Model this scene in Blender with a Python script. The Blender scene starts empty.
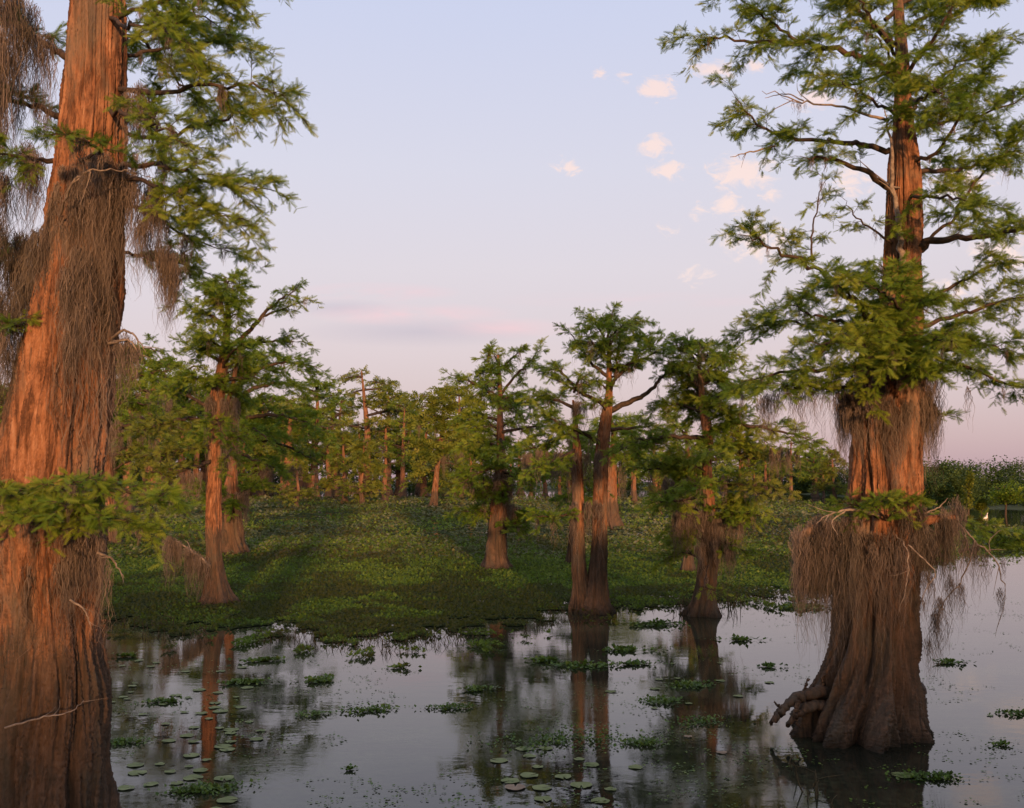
import bpy, math, numpy as np
from math import radians, sin, cos, pi
from mathutils import Vector

# ------------------------------------------------------------------ camera model / layout helpers
F = 1050.0; HZ = 482.0; H0 = 3.3
PITCH = math.atan((HZ - 404.0) / F)
CAM = np.array([0.0, 0.0, H0])
FW = np.array([0, cos(PITCH), sin(PITCH)]); UP = np.array([0, -sin(PITCH), cos(PITCH)]); RT = np.array([1.0, 0, 0])
def ray(px, py): return FW + RT * ((px - 512.0) / F) + UP * ((404.0 - py) / F)
def P(px, py, Y):
    d = ray(px, py); return CAM + d * (Y / d[1])
def G(px, py, z=0.0):
    d = ray(px, py); return CAM + d * ((z - H0) / d[2])
def YB(py): return float(G(512, py)[1])
R = np.random.default_rng(11)
def srgb(r, g, b):
    f = lambda c: (c / 255 / 12.92) if c / 255 <= .04045 else ((c / 255 + .055) / 1.055) ** 2.4
    return (f(r), f(g), f(b), 1.0)
def nrm(v):
    v = np.asarray(v, float); n = np.linalg.norm(v, axis=-1, keepdims=True); return v / np.maximum(n, 1e-9)

scene = bpy.context.scene
COL = scene.collection

# ------------------------------------------------------------------ mesh accumulator
class MB:
    def __init__(s): s.v = []; s.f3 = []; s.f4 = []; s.t = []; s.n = 0
    def add(s, v, f3=None, f4=None, tint=None):
        v = np.asarray(v, float).reshape(-1, 3)
        if f3 is not None and len(f3): s.f3.append(np.asarray(f3, np.int64) + s.n)
        if f4 is not None and len(f4): s.f4.append(np.asarray(f4, np.int64) + s.n)
        s.v.append(v); s.n += len(v)
        s.t.append(np.full(len(v), .5) if tint is None else np.broadcast_to(np.asarray(tint, float), (len(v),)))
    def build(s, name, mat, parent=None, smooth=True, origin=None):
        me = bpy.data.meshes.new(name)
        if s.n:
            v = np.concatenate(s.v)
            if origin is not None: v = v - np.asarray(origin)
            f3 = np.concatenate(s.f3) if s.f3 else np.zeros((0, 3), np.int64)
            f4 = np.concatenate(s.f4) if s.f4 else np.zeros((0, 4), np.int64)
            me.vertices.add(len(v)); me.vertices.foreach_set('co', v.astype(np.float32).ravel())
            loops = np.concatenate([f3.ravel(), f4.ravel()]).astype(np.int32)
            me.loops.add(len(loops)); me.loops.foreach_set('vertex_index', loops)
            st = np.concatenate([np.arange(len(f3)) * 3, len(f3) * 3 + np.arange(len(f4)) * 4]).astype(np.int32)
            me.polygons.add(len(st)); me.polygons.foreach_set('loop_start', st)
            me.polygons.foreach_set('use_smooth', np.full(len(st), smooth))
            a = me.attributes.new('tint', 'FLOAT', 'POINT'); a.data.foreach_set('value', np.concatenate(s.t).astype(np.float32))
            me.update(calc_edges=True)
        me.materials.append(mat)
        o = bpy.data.objects.new(name, me); COL.objects.link(o)
        if parent is not None: o.parent = parent
        return o

def tag(o, label=None, cat=None, group=None, kind=None):
    if label: o['label'] = label
    if cat: o['category'] = cat
    if group: o['group'] = group
    if kind: o['kind'] = kind
    return o
def empty(name, loc, label=None, cat=None, group=None):
    o = bpy.data.objects.new(name, None); COL.objects.link(o); o.location = tuple(map(float, loc)); o.empty_display_size = .2
    return tag(o, label, cat, group)
def copy_tree(o, parent=None):
    c = o.copy(); COL.objects.link(c)
    if parent is not None: c.parent = parent
    for ch in list(o.children): copy_tree(ch, c)
    return c

def smooth_path(pts, n):
    """Catmull-Rom through the rows of pts (any dimension)"""
    p = np.asarray(pts, float)
    if len(p) == 2: return p[0] + (p[1] - p[0]) * np.linspace(0, 1, n)[:, None]
    q = np.vstack([2 * p[0] - p[1], p, 2 * p[-1] - p[-2]])
    u = np.linspace(0, len(p) - 1, n); i = np.minimum(u.astype(int), len(p) - 2); t = (u - i)[:, None]
    a, b, c, d = q[i], q[i + 1], q[i + 2], q[i + 3]
    return .5 * (2 * b + (c - a) * t + (2 * a - 5 * b + 4 * c - d) * t ** 2 + (3 * b - a - 3 * c + d) * t ** 3)

def tube(mb, pts, rad, seg=6, tint=None):
    p = np.asarray(pts, float); n = len(p); rad = np.broadcast_to(rad, (n,))
    tg = nrm(np.gradient(p, axis=0)); ref = np.array([0, 0, 1.0]) if abs(tg[:, 2]).mean() < .8 else np.array([1.0, 0, 0])
    a = nrm(np.cross(tg, ref)); b = np.cross(tg, a)
    th = np.arange(seg) * 2 * pi / seg
    v = p[:, None] + rad[:, None, None] * (a[:, None] * np.cos(th)[None, :, None] + b[:, None] * np.sin(th)[None, :, None])
    i = np.arange(n - 1)[:, None] * seg; j = np.arange(seg)[None]; j2 = (j + 1) % seg
    f = np.stack([i + j, i + j2, i + seg + j2, i + seg + j], -1).reshape(-1, 4)
    mb.add(v, f4=f, tint=tint)

# ------------------------------------------------------------------ foliage
def frond_template(K, nl, w):
    v = []; f = []
    def tri(a, b, c):
        k = len(v); v.extend([a, b, c]); f.append((k, k + 1, k + 2))
    tri((0, -.018, 0), (0, .018, 0), (1.0, 0, 0))
    for k in range(K):
        s = .06 + .86 * k / max(K - 1, 1); L = nl * (1 - .55 * abs(s - .35) / .65)
        for sg in (-1, 1):
            tri((s - w / 2, 0, 0), (s + w / 2, 0, 0), (s + L * .62, sg * L * .85, .05 * L))
    return np.array(v, float), np.array(f)
FT = {2: frond_template(8, .34, .085), 1: frond_template(5, .42, .16), 0: frond_template(3, .5, .34)}
def fronds(mb, base, d, nor, ln, lod, tint):
    tv, tf = FT[lod]; base = np.asarray(base); n = len(base)
    if n == 0: return
    d = nrm(d); s = nrm(np.cross(nor, d)); u = np.cross(d, s); ln = np.asarray(ln)[:, None, None]
    v = base[:, None] + ln * (tv[None, :, :1] * d[:, None] + tv[None, :, 1:2] * s[:, None] + tv[None, :, 2:] * u[:, None])
    f = (tf[None] + (np.arange(n) * len(tv))[:, None, None]).reshape(-1, 3)
    mb.add(v, f3=f, tint=np.repeat(tint, len(tv)))

def spray(wood, leaf, start, dirn, L, lod, flen, dens, droop=.25, tint0=.5, thin=.006):
    """secondary twig with tertiary twigs carrying fronds in flattened, slightly drooping sprays"""
    dirn = nrm(dirn); n = 6; t = np.linspace(0, 1, n)[:, None]
    side = nrm(np.cross(dirn, [0, 0, 1]) + 1e-6)
    bow = R.normal(0, .12); lift = R.uniform(-.02, .16)
    p = start + dirn * L * t + side * L * bow * t ** 2 + np.array([0, 0, 1]) * L * (lift * np.sin(t * pi) - droop * t ** 2.2)
    tube(wood, p, thin * (1.15 - t[:, 0]), 3)
    nt = max(3, int(L * dens)); u = R.uniform(.12, 1, nt); u[0] = 1
    idx = u * (n - 1); i = np.minimum(idx.astype(int), n - 2); fr = (idx - i)[:, None]
    b = p[i] * (1 - fr) + p[i + 1] * fr
    tg = nrm(p[i + 1] - p[i]); sd = np.where(R.random(nt) < .5, -1, 1)[:, None]
    td = nrm(tg * R.uniform(.4, 1.0, (nt, 1)) + side * sd * R.uniform(.35, 1.0, (nt, 1)) + np.array([0, 0, 1]) * R.normal(.04, .42, (nt, 1)))
    tl = np.clip(L * R.uniform(.16, .42, nt) * (1.15 - .6 * u), flen * .8, 1.3)
    if lod >= 1:
        for k in range(nt):
            if lod == 2 or k % 2 == 0:
                q = np.stack([b[k], b[k] + td[k] * tl[k] * .55, b[k] + td[k] * tl[k] - [0, 0, .12 * tl[k]]]); tube(wood, q, [thin * .5, thin * .4, thin * .15], 3)
    step = flen * {2: .21, 1: .21, 0: .26}[lod]
    m = np.maximum(2, (tl / step).astype(int)); k = np.repeat(np.arange(nt), m)
    s = R.uniform(.02, 1.0, len(k))[:, None]
    fb = b[k] + td[k] * tl[k][:, None] * s - np.array([0, 0, 1]) * (.12 * tl[k][:, None] * s ** 2)
    fside = nrm(np.cross(td[k], [0, 0, 1]))
    sg = np.where(R.random(len(k)) < .5, -1, 1)[:, None]
    fd = nrm(td[k] * R.uniform(.35, 1.1, (len(k), 1)) + fside * sg * R.uniform(.2, .95, (len(k), 1)) + np.array([0, 0, 1]) * R.normal(-.10, .3, (len(k), 1)))
    nr = nrm(np.array([0, -.35, .8]) + R.normal(0, .75, (len(k), 3)))
    tt = np.clip(tint0 + R.normal(0, .10) + R.normal(0, .13, len(k)), 0, 1)
    fronds(leaf, fb, fd, nr, flen * R.uniform(.6, 1.25, len(k)), lod, tt)

def foliate(wood, leaf, path, L, n, lod, flen, dens, t0=.3, droop=.22, tint0=.5, upb=.12, thin=.006):
    m = len(path)
    for k in range(n):
        t = t0 + (1 - t0) * ((k + R.random()) / n)
        if k == n - 1: t = 1.0
        i = min(int(t * (m - 1)), m - 2); fr = t * (m - 1) - i
        s = path[i] * (1 - fr) + path[i + 1] * fr; tg = nrm(path[i + 1] - path[i])
        sd = nrm(np.cross(tg, [0, 0, 1]) + R.normal(0, .15, 3)) * (1 if k % 2 else -1)
        if t == 1.0: d = tg + R.normal(0, .15, 3)
        else: d = tg * R.uniform(.15, .9) + sd * R.uniform(.5, 1) + np.array([0, 0, 1]) * (upb + R.normal(0, .38))
        spray(wood, leaf, s, d, L * R.uniform(.55, 1.15) * (1.1 - .35 * t), lod, flen, dens, droop, tint0, thin)

# ------------------------------------------------------------------ spanish moss
def strands(mb, anchor, axis, ln, w, conv=.6, wob=.03, S=7, tint=.5):
    """anchor: (N,3) start points; axis: (N,3) clump axis each converges to; ln lengths; ribbons narrowing to a tip"""
    anchor = np.asarray(anchor, float); n = len(anchor); t = np.linspace(0, 1, S)
    off = (anchor - axis); off[:, 2] = 0
    ph = R.uniform(0, 2 * pi, (n, 1)); ph2 = R.uniform(0, 2 * pi, (n, 1)); fq = R.uniform(3, 9, (n, 1))
    ln = np.asarray(ln)[:, None]
    x = wob * np.minimum(1, ln) * (np.sin(fq * t + ph) - np.sin(ph) + .45 * np.sin(fq * 3.1 * t + ph2)); y = wob * np.minimum(1, ln) * (np.sin(fq * 1.3 * t + ph2) - np.sin(ph2) + .4 * np.sin(fq * 2.7 * t + ph))
    p = anchor[:, None] - off[:, None] * (conv * t[None, :, None] ** .8)
    p = p + np.stack([x, y, -ln * t[None]], -1)
    a = R.uniform(0, pi, (n, 1)) + R.normal(0, 1.4, (n, 1)) * t[None]
    sd = np.stack([np.cos(a), np.sin(a), np.zeros_like(a)], -1)
    ww = (np.asarray(w) * R.uniform(.5, 1.3, (n,)))[:, None] * np.sqrt(np.clip(1.02 - t, 0, 1))[None] * (.75 + .35 * np.sin(t * 23 + ph))
    v = np.stack([p - sd * ww[..., None] / 2, p + sd * ww[..., None] / 2], 2)   # n,S,2,3
    b = (np.arange(n) * S * 2)[:, None]; k = np.arange(S - 1)[None] * 2
    f = np.stack([b + k, b + k + 1, b + k + 3, b + k + 2], -1).reshape(-1, 4)
    mb.add(v, f4=f, tint=np.repeat(np.clip(tint + R.normal(0, .16, n), 0, 1), S * 2))
def moss(mb, c, ln, rad, n, w=.010, tint=.5, conv=.65):
    n = int(n * 1.6); w = w * .7; c = np.asarray(c, float); a = R.uniform(0, 2 * pi, n); r = rad * R.random(n) ** .75
    an = c + np.stack([np.cos(a) * r, np.sin(a) * r, (rad - r) * .9 + R.uniform(-.9, .3, n) * rad], 1)
    strands(mb, an, np.repeat(c[None], n, 0), ln * R.uniform(.18, 1, n) * (1.1 - .6 * r / rad), w, conv, .06, 10, tint)
def moss_line(mb, path, ln, n_cl, rad, n, w=.010, t0=.15, tint=.5, lnvar=.6):
    m = len(path)
    for k in range(n_cl):
        t = R.uniform(t0, 1); i = min(int(t * (m - 1)), m - 2); fr = t * (m - 1) - i
        moss(mb, path[i] * (1 - fr) + path[i + 1] * fr, ln * R.uniform(1 - lnvar, 1 + lnvar * .5), rad * R.uniform(.6, 1.3), n, w, tint + R.normal(0, .08))

# ------------------------------------------------------------------ trunks
def trunk_mesh(mb, pts, nseg=96, nz=140, flute=lambda z: .1, seed=1, ribs=(5, 8, 13), twist=.25, bark=.018):
    """pts rows: x,y,z,r bottom to top; fluted, fibrous surface"""
    g = np.random.default_rng(seed); q = smooth_path(pts, nz); q[:, 3] = np.maximum(q[:, 3], .004)
    th = np.linspace(0, 2 * pi, nseg, endpoint=False)[None]; z = q[:, 2][:, None]
    warp = .16 * np.sin(1.3 * z + g.uniform(0, 6)) + .10 * np.sin(2.9 * z + 2 * th + g.uniform(0, 6)) + twist * z
    fl = 0; wsum = 0
    for i, k in enumerate(ribs):
        wgt = 1 / (1 + i * .55); wsum += wgt
        fl = fl + wgt * (np.abs(np.sin(k * (th + warp * (.5 + .5 * i / 3)) / 2 + g.uniform(0, 6) + .35 * np.sin(z * g.uniform(.8, 2) + g.uniform(0, 6)))) - .62)
    fl = fl / wsum
    a = np.array([flute(h) for h in q[:, 2]])[:, None]
    big = .10 * a / .12 * .5 * (np.sin(2 * th + .7 * z + g.uniform(0, 6)) + np.sin(3 * th - .9 * z + g.uniform(0, 6))) * .5
    fine = 0
    for k in (23, 37, 53):
        fine = fine + np.sin(k * (th + .5 * warp) + 1.4 * np.sin(z * g.uniform(1, 4) + g.uniform(0, 6) + th)) 
    rid = 0
    for k in (27, 41): rid = rid + np.abs(np.sin(k * (th + warp * .6 + .12 * np.sin(z * 1.9 + 3 * th)) / 2 + g.uniform(0, 6)))
    fine = fine + .8 * g.normal(0, 1, (nz, nseg)) + 2.4 * (rid - 1.27)
    lump = .035 * np.sin(2.1 * z + th * 2 + g.uniform(0, 6)) + .03 * np.sin(5.3 * z - th * 3 + g.uniform(0, 6)) + .02 * np.sin(9 * z + th * 5 + g.uniform(0, 6))
    r = q[:, 3][:, None] * (1 + 2.6 * a * fl + big + lump + bark * fine)
    v = np.stack([q[:, 0][:, None] + r * np.cos(th), q[:, 1][:, None] + r * np.sin(th), np.broadcast_to(z, r.shape)], -1)
    i = np.arange(nz - 1)[:, None] * nseg; j = np.arange(nseg)[None]; j2 = (j + 1) % nseg
    f = np.stack([i + j, i + j2, i + nseg + j2, i + nseg + j], -1).reshape(-1, 4)
    mb.add(v, f4=f)

# ------------------------------------------------------------------ materials
def newmat(name):
    m = bpy.data.materials.new(name); m.use_nodes = True; nt = m.node_tree; nt.nodes.clear(); return m, nt
def nd(nt, typ, **kw):
    n = nt.nodes.new(typ)
    for k, v in kw.items():
        if k.startswith('i_'): n.inputs[k[2:].replace('_', ' ')].default_value = v
        elif k.startswith('n_'): n.inputs[int(k[2:])].default_value = v
        else: setattr(n, k, v)
    return n
def ramp(nt, stops, src, interp='LINEAR'):
    n = nt.nodes.new('ShaderNodeValToRGB'); cr = n.color_ramp; cr.interpolation = interp
    while len(cr.elements) < len(stops): cr.elements.new(.5)
    for e, (p, c) in zip(cr.elements, stops): e.position = p; e.color = c if len(c) == 4 else (*c, 1)
    nt.links.new(src, n.inputs[0]); return n.outputs[0]
def noise(nt, scale, vec, detail=4, rough=.55, dist=0):
    n = nt.nodes.new('ShaderNodeTexNoise'); n.inputs['Scale'].default_value = scale; n.inputs['Detail'].default_value = detail
    n.inputs['Roughness'].default_value = rough; n.inputs['Distortion'].default_value = dist
    nt.links.new(vec, n.inputs['Vector']); return n.outputs['Fac']
def mapping(nt, src, sc, loc=(0, 0, 0)):
    n = nt.nodes.new('ShaderNodeMapping'); n.inputs['Scale'].default_value = sc; n.inputs['Location'].default_value = loc
    nt.links.new(src, n.inputs['Vector']); return n.outputs[0]
def math_(nt, op, a, b=0, clamp=False):
    n = nt.nodes.new('ShaderNodeMath'); n.operation = op; n.use_clamp = clamp
    for i, x in enumerate((a, b)):
        if isinstance(x, (int, float)): n.inputs[i].default_value = x
        else: nt.links.new(x, n.inputs[i])
    return n.outputs[0]
def mixc(nt, fac, a, b, mode='MIX'):
    n = nt.nodes.new('ShaderNodeMix'); n.data_type = 'RGBA'; n.blend_type = mode
    for i, x in ((0, fac), (6, a), (7, b)):
        if isinstance(x, (int, float, tuple)): n.inputs[i].default_value = x if not isinstance(x, tuple) or len(x) == 4 else (*x, 1.0)
        else: nt.links.new(x, n.inputs[i])
    return n.outputs[2]

def foliage_mat(name, dark, mid, light, trans=.32, rough=.55, pscale=.9):
    m, nt = newmat(name); L = nt.links
    at = nd(nt, 'ShaderNodeAttribute', attribute_name='tint').outputs['Fac']
    g = nd(nt, 'ShaderNodeNewGeometry').outputs['Position']
    n1 = noise(nt, pscale, g, 3)
    s = math_(nt, 'ADD', at, math_(nt, 'MULTIPLY', math_(nt, 'SUBTRACT', n1, .5), 1.1), True)
    c = ramp(nt, [(.12, dark), (.5, mid), (.9, light)], s)
    b = nd(nt, 'ShaderNodeBsdfPrincipled'); L.new(c, b.inputs['Base Color']); b.inputs['Roughness'].default_value = rough
    b.inputs['Specular IOR Level'].default_value = .22
    t = nd(nt, 'ShaderNodeBsdfTranslucent'); L.new(mixc(nt, .4, c, (.16, .2, .02, 1), 'MIX'), t.inputs['Color'])
    mx = nd(nt, 'ShaderNodeMixShader', n_0=trans); L.new(b.outputs[0], mx.inputs[1]); L.new(t.outputs[0], mx.inputs[2])
    o = nd(nt, 'ShaderNodeOutputMaterial'); L.new(mx.outputs[0], o.inputs[0]); return m

def bark_mat(name, cols, zs=.7, sc=9, bump=1.0, dist_m=.035):
    m, nt = newmat(name); L = nt.links
    g = nd(nt, 'ShaderNodeNewGeometry').outputs['Position']
    gz = nd(nt, 'ShaderNodeSeparateXYZ'); L.new(g, gz.inputs[0])
    n1 = noise(nt, sc, mapping(nt, g, (1, 1, zs * .22)), 6, .65, 1.6)
    n2 = noise(nt, sc * 3.4, mapping(nt, g, (1, 1, zs * .16)), 6, .75, .8)
    n3 = noise(nt, 2.6, mapping(nt, g, (1, 1, .35)), 6, .65, .8)
    n4 = noise(nt, sc * .55, mapping(nt, g, (1, 1, .9)), 6, .7, 1.2)
    s = math_(nt, 'ADD', math_(nt, 'ADD', math_(nt, 'MULTIPLY', n1, .50), math_(nt, 'MULTIPLY', n2, .30)), math_(nt, 'MULTIPLY', n4, .20))
    c = ramp(nt, [(.36, cols[0]), (.46, cols[1]), (.55, cols[2]), (.66, cols[3])], s)
    c = mixc(nt, ramp(nt, [(.48, (0, 0, 0)), (.62, (1, 1, 1))], n3), c, mixc(nt, .6, c, cols[4]))
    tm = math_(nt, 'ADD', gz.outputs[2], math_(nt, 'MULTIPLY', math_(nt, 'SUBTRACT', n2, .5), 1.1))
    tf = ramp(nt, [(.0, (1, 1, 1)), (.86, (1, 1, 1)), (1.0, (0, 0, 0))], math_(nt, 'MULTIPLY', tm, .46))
    c = mixc(nt, math_(nt, 'MULTIPLY', tf, .85), c, mixc(nt, .35, mixc(nt, 1.0, mixc(nt, .5, c, (.13, .125, .105)), (.62, .64, .62), 'MULTIPLY'), (.040, .036, .030)))  # greyer, darker lower bark: high-water stain with the low evening shade painted in
    # dark wet tide line close to the water
    wet = math_(nt, 'ADD', gz.outputs[2], math_(nt, 'MULTIPLY', math_(nt, 'SUBTRACT', n1, .5), .5))
    wf = ramp(nt, [(.0, (1, 1, 1)), (.25, (0, 0, 0))], wet)
    c = mixc(nt, math_(nt, 'MULTIPLY', wf, .75), c, (.018, .016, .012, 1))
    b = nd(nt, 'ShaderNodeBsdfPrincipled'); L.new(c, b.inputs['Base Color']); b.inputs['Roughness'].default_value = .85
    b.inputs['Specular IOR Level'].default_value = .15
    bp = nd(nt, 'ShaderNodeBump', i_Strength=bump, i_Distance=dist_m); L.new(s, bp.inputs['Height']); L.new(bp.outputs[0], b.inputs['Normal'])
    o = nd(nt, 'ShaderNodeOutputMaterial'); L.new(b.outputs[0], o.inputs[0]); return m

def plain_mat(name, a, b_, sc=6, rough=.8, spec=.2, usetint=False, trans=0):
    m, nt = newmat(name); L = nt.links
    g = nd(nt, 'ShaderNodeNewGeometry').outputs['Position']
    n1 = noise(nt, sc, g, 4)
    if usetint: n1 = math_(nt, 'ADD', math_(nt, 'MULTIPLY', n1, .6), math_(nt, 'MULTIPLY', nd(nt, 'ShaderNodeAttribute', attribute_name='tint').outputs['Fac'], .5))
    c = ramp(nt, [(.3, a), (.7, b_)], n1)
    b = nd(nt, 'ShaderNodeBsdfPrincipled'); L.new(c, b.inputs['Base Color']); b.inputs['Roughness'].default_value = rough
    b.inputs['Specular IOR Level'].default_value = spec; out = b.outputs[0]
    if trans:
        t = nd(nt, 'ShaderNodeBsdfTranslucent'); L.new(c, t.inputs['Color'])
        mx = nd(nt, 'ShaderNodeMixShader', n_0=trans); L.new(out, mx.inputs[1]); L.new(t.outputs[0], mx.inputs[2]); out = mx.outputs[0]
    o = nd(nt, 'ShaderNodeOutputMaterial'); L.new(out, o.inputs[0]); return m

M_LEAF = foliage_mat('cypress_foliage', (.062, .125, .010), (.148, .245, .022), (.28, .34, .040), .45)
M_LEAFY = foliage_mat('cypress_foliage_yellow', (.075, .110, .012), (.155, .195, .026), (.25, .27, .05), .4)
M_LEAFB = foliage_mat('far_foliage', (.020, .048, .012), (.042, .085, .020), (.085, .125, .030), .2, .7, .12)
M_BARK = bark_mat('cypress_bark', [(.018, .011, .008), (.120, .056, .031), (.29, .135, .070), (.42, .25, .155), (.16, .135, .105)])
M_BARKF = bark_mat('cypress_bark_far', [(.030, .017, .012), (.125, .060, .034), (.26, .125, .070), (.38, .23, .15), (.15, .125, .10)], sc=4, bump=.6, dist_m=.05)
M_TWIG = plain_mat('twig_bark', (.030, .022, .017), (.09, .062, .044), 14)
M_DEAD = plain_mat('bleached_dead_wood', (.13, .10, .08), (.32, .26, .21), 20)
M_MOSS = plain_mat('spanish_moss', (.055, .046, .038), (.25, .200, .165), 5, .9, .05, True, .25)
M_MOSSD = plain_mat('grey_moss', (.055, .048, .038), (.17, .14, .11), 4, .9, .05, True, .2)
M_ROOT = plain_mat('wet_root', (.012, .009, .008), (.05, .032, .024), 12, .5, .4)
M_PAD = plain_mat('lily_pad', (.10, .13, .035), (.20, .23, .09), 5, .6, .2)
M_PADO = plain_mat('old_lily_pad', (.16, .10, .05), (.26, .17, .10), 6, .5, .4)
M_HYA = foliage_mat('hyacinth_leaf', (.04, .08, .012), (.085, .16, .025), (.17, .23, .05), .25, .4, 2.2)
M_MATL = foliage_mat('mat_leaf', (.060, .068, .018), (.098, .178, .020), (.19, .25, .044), .38, .75, .35)
M_LOTUS = foliage_mat('lotus_leaf', (.060, .058, .024), (.095, .115, .038), (.18, .18, .095), .2, .8, .25)
M_STEM = plain_mat('dead_stem', (.03, .026, .014), (.08, .065, .035), 8)
M_WHITE = plain_mat('white_feather', (.7, .68, .62), (.85, .82, .76), 8)
M_BANK = plain_mat('bank_earth', (.030, .045, .015), (.07, .085, .03), .5)

# water
def water_mat():
    m, nt = newmat('swamp_water'); L = nt.links
    g = nd(nt, 'ShaderNodeNewGeometry').outputs['Position']
    film = noise(nt, .35, mapping(nt, g, (1, 1.4, 1)), 6, .6, .6)
    fleck = noise(nt, 9, mapping(nt, g, (1, 1.6, 1)), 4, .7)
    ff = math_(nt, 'MULTIPLY', ramp(nt, [(.40, (0, 0, 0)), (.62, (1, 1, 1))], film), ramp(nt, [(.40, (0, 0, 0)), (.62, (1, 1, 1))], fleck))
    c = mixc(nt, math_(nt, 'MULTIPLY', ff, .55), (.012, .014, .010, 1), (.10, .115, .06, 1))
    b = nd(nt, 'ShaderNodeBsdfPrincipled'); L.new(c, b.inputs['Base Color']); b.inputs['IOR'].default_value = 1.31
    rg = math_(nt, 'ADD', math_(nt, 'MULTIPLY', ff, .10), .008); L.new(rg, b.inputs['Roughness'])
    w1 = noise(nt, 2.2, mapping(nt, g, (1, 1.7, 1)), 3, .5, .2); w2 = noise(nt, 16, mapping(nt, g, (1, 1.4, 1)), 2, .5)
    hh = math_(nt, 'ADD', math_(nt, 'MULTIPLY', w1, .010), math_(nt, 'ADD', math_(nt, 'MULTIPLY', w2, .0010), math_(nt, 'MULTIPLY', ff, .0012)))
    bp = nd(nt, 'ShaderNodeBump', i_Strength=.13, i_Distance=1.0); L.new(hh, bp.inputs['Height']); L.new(bp.outputs[0], b.inputs['Normal'])
    o = nd(nt, 'ShaderNodeOutputMaterial'); L.new(b.outputs[0], o.inputs[0]); return m
M_WATER = water_mat()

# ------------------------------------------------------------------ the water sheet, banks
mb = MB(); xs = np.array([-2500, -600, -100, 0, 100, 600, 2500.]); ys = np.array([-900, -100, 0, 50, 200, 900, 3500.])
X, Yg = np.meshgrid(xs, ys); v = np.stack([X, Yg, 0 * X], -1)
i = np.arange(6)[:, None] * 7 + np.arange(6)[None]
mb.add(v, f4=np.stack([i, i + 1, i + 8, i + 7], -1).reshape(-1, 4))
tag(mb.build('water', M_WATER), kind='structure')

SHORE = [(-900, 200), (-300, 240), (0, 270), (300, 320), (590, 395), (750, 330), (850, 230), (905, 150), (935, 133), (1024, 128), (1400, 110), (2000, 90)]   # px on the horizon, distance
def shore_xy(u, extra=0):
    p = smooth_path(np.array(SHORE, float), 240); k = np.clip(u, 0, 1) * 239; i = np.minimum(k.astype(int), 238); f = (k - i)[:, None]
    q = p[i] * (1 - f) + p[i + 1] * f; Y = q[:, 1] + extra; return np.stack([(q[:, 0] - 512) / F * Y, Y], 1)
u = np.linspace(0, 1, 240); rows = []
for e, z in ((0, -.1), (3, .16), (12, .35), (60, 1.2), (400, 2), (2500, 3)):
    q = shore_xy(u, e + (R.normal(0, 1.0, 240) if e < 20 else 0)); rows.append(np.column_stack([q, np.full(240, z)]))
v = np.array(rows); i = np.arange(5)[:, None] * 240 + np.arange(239)[None]
mb = MB(); mb.add(v, f4=np.stack([i, i + 1, i + 241, i + 240], -1).reshape(-1, 4)); tag(mb.build('ground', M_BANK), kind='structure')

# generic small leaf (folded rhombus with rounded sides, 4 tris)
LV = np.array([[0, 0, 0], [.45, -.40, .06], [.45, .40, .06], [1, 0, .10], [.45, 0, 0]]); LF = np.array([[0, 1, 4], [1, 3, 4], [3, 2, 4], [2, 0, 4]])
def leaves(mb, base, yaw, tilt, size, tint, wid=1.0):
    n = len(base); d = np.stack([np.cos(yaw) * np.cos(tilt), np.sin(yaw) * np.cos(tilt), np.sin(tilt)], 1)
    s = np.stack([-np.sin(yaw), np.cos(yaw), np.zeros(n)], 1); uu = np.cross(d, s)
    v = base[:, None] + size[:, None, None] * (LV[None, :, :1] * d[:, None] + LV[None, :, 1:2] * wid * s[:, None] + LV[None, :, 2:] * uu[:, None])
    mb.add(v, f3=(LF[None] + (np.arange(n) * 5)[:, None, None]).reshape(-1, 3), tint=np.repeat(tint, 5))

# ------------------------------------------------------------------ floating vegetation mat
EDGE = np.array([(-400, 632), (95, 629), (180, 636), (250, 633), (330, 645), (390, 650), (450, 640), (520, 632), (560, 618), (640, 610), (700, 603), (790, 599), (850, 592), (900, 578), (935, 566), (970, 560), (1024, 556), (1500, 546)], float)
NS = [(R.uniform(.15, 1.3), R.uniform(.15, 1.6), R.uniform(0, 6)) for _ in range(12)]
def fnoise(x, y):
    s = 0
    for a, b, c in NS: s = s + np.sin(a * x + b * y + c) * np.sin(b * 1.7 * x - a * y * .8 + c * 2)
    return s / 3.2
VG = np.random.default_rng(5).random((256, 256))
def vnoise(x, y):
    xi = np.floor(x).astype(int); yi = np.floor(y).astype(int); fx = x - xi; fy = y - yi; fx = fx * fx * (3 - 2 * fx); fy = fy * fy * (3 - 2 * fy)
    v = lambda i, j: VG[i % 256, j % 256]
    return (v(xi, yi) * (1 - fx) + v(xi + 1, yi) * fx) * (1 - fy) + (v(xi, yi + 1) * (1 - fx) + v(xi + 1, yi + 1) * fx) * fy
def vfbm(x, y): return (vnoise(x, y) + .5 * vnoise(2.1 * x + 7, 2.1 * y) + .25 * vnoise(4.3 * x, 4.3 * y + 3)) / 1.75
EY = np.array([YB(p) for p in EDGE[:, 1]])
def proj_px(x, y): return 512 + F * x / np.maximum(y, 1)
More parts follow.
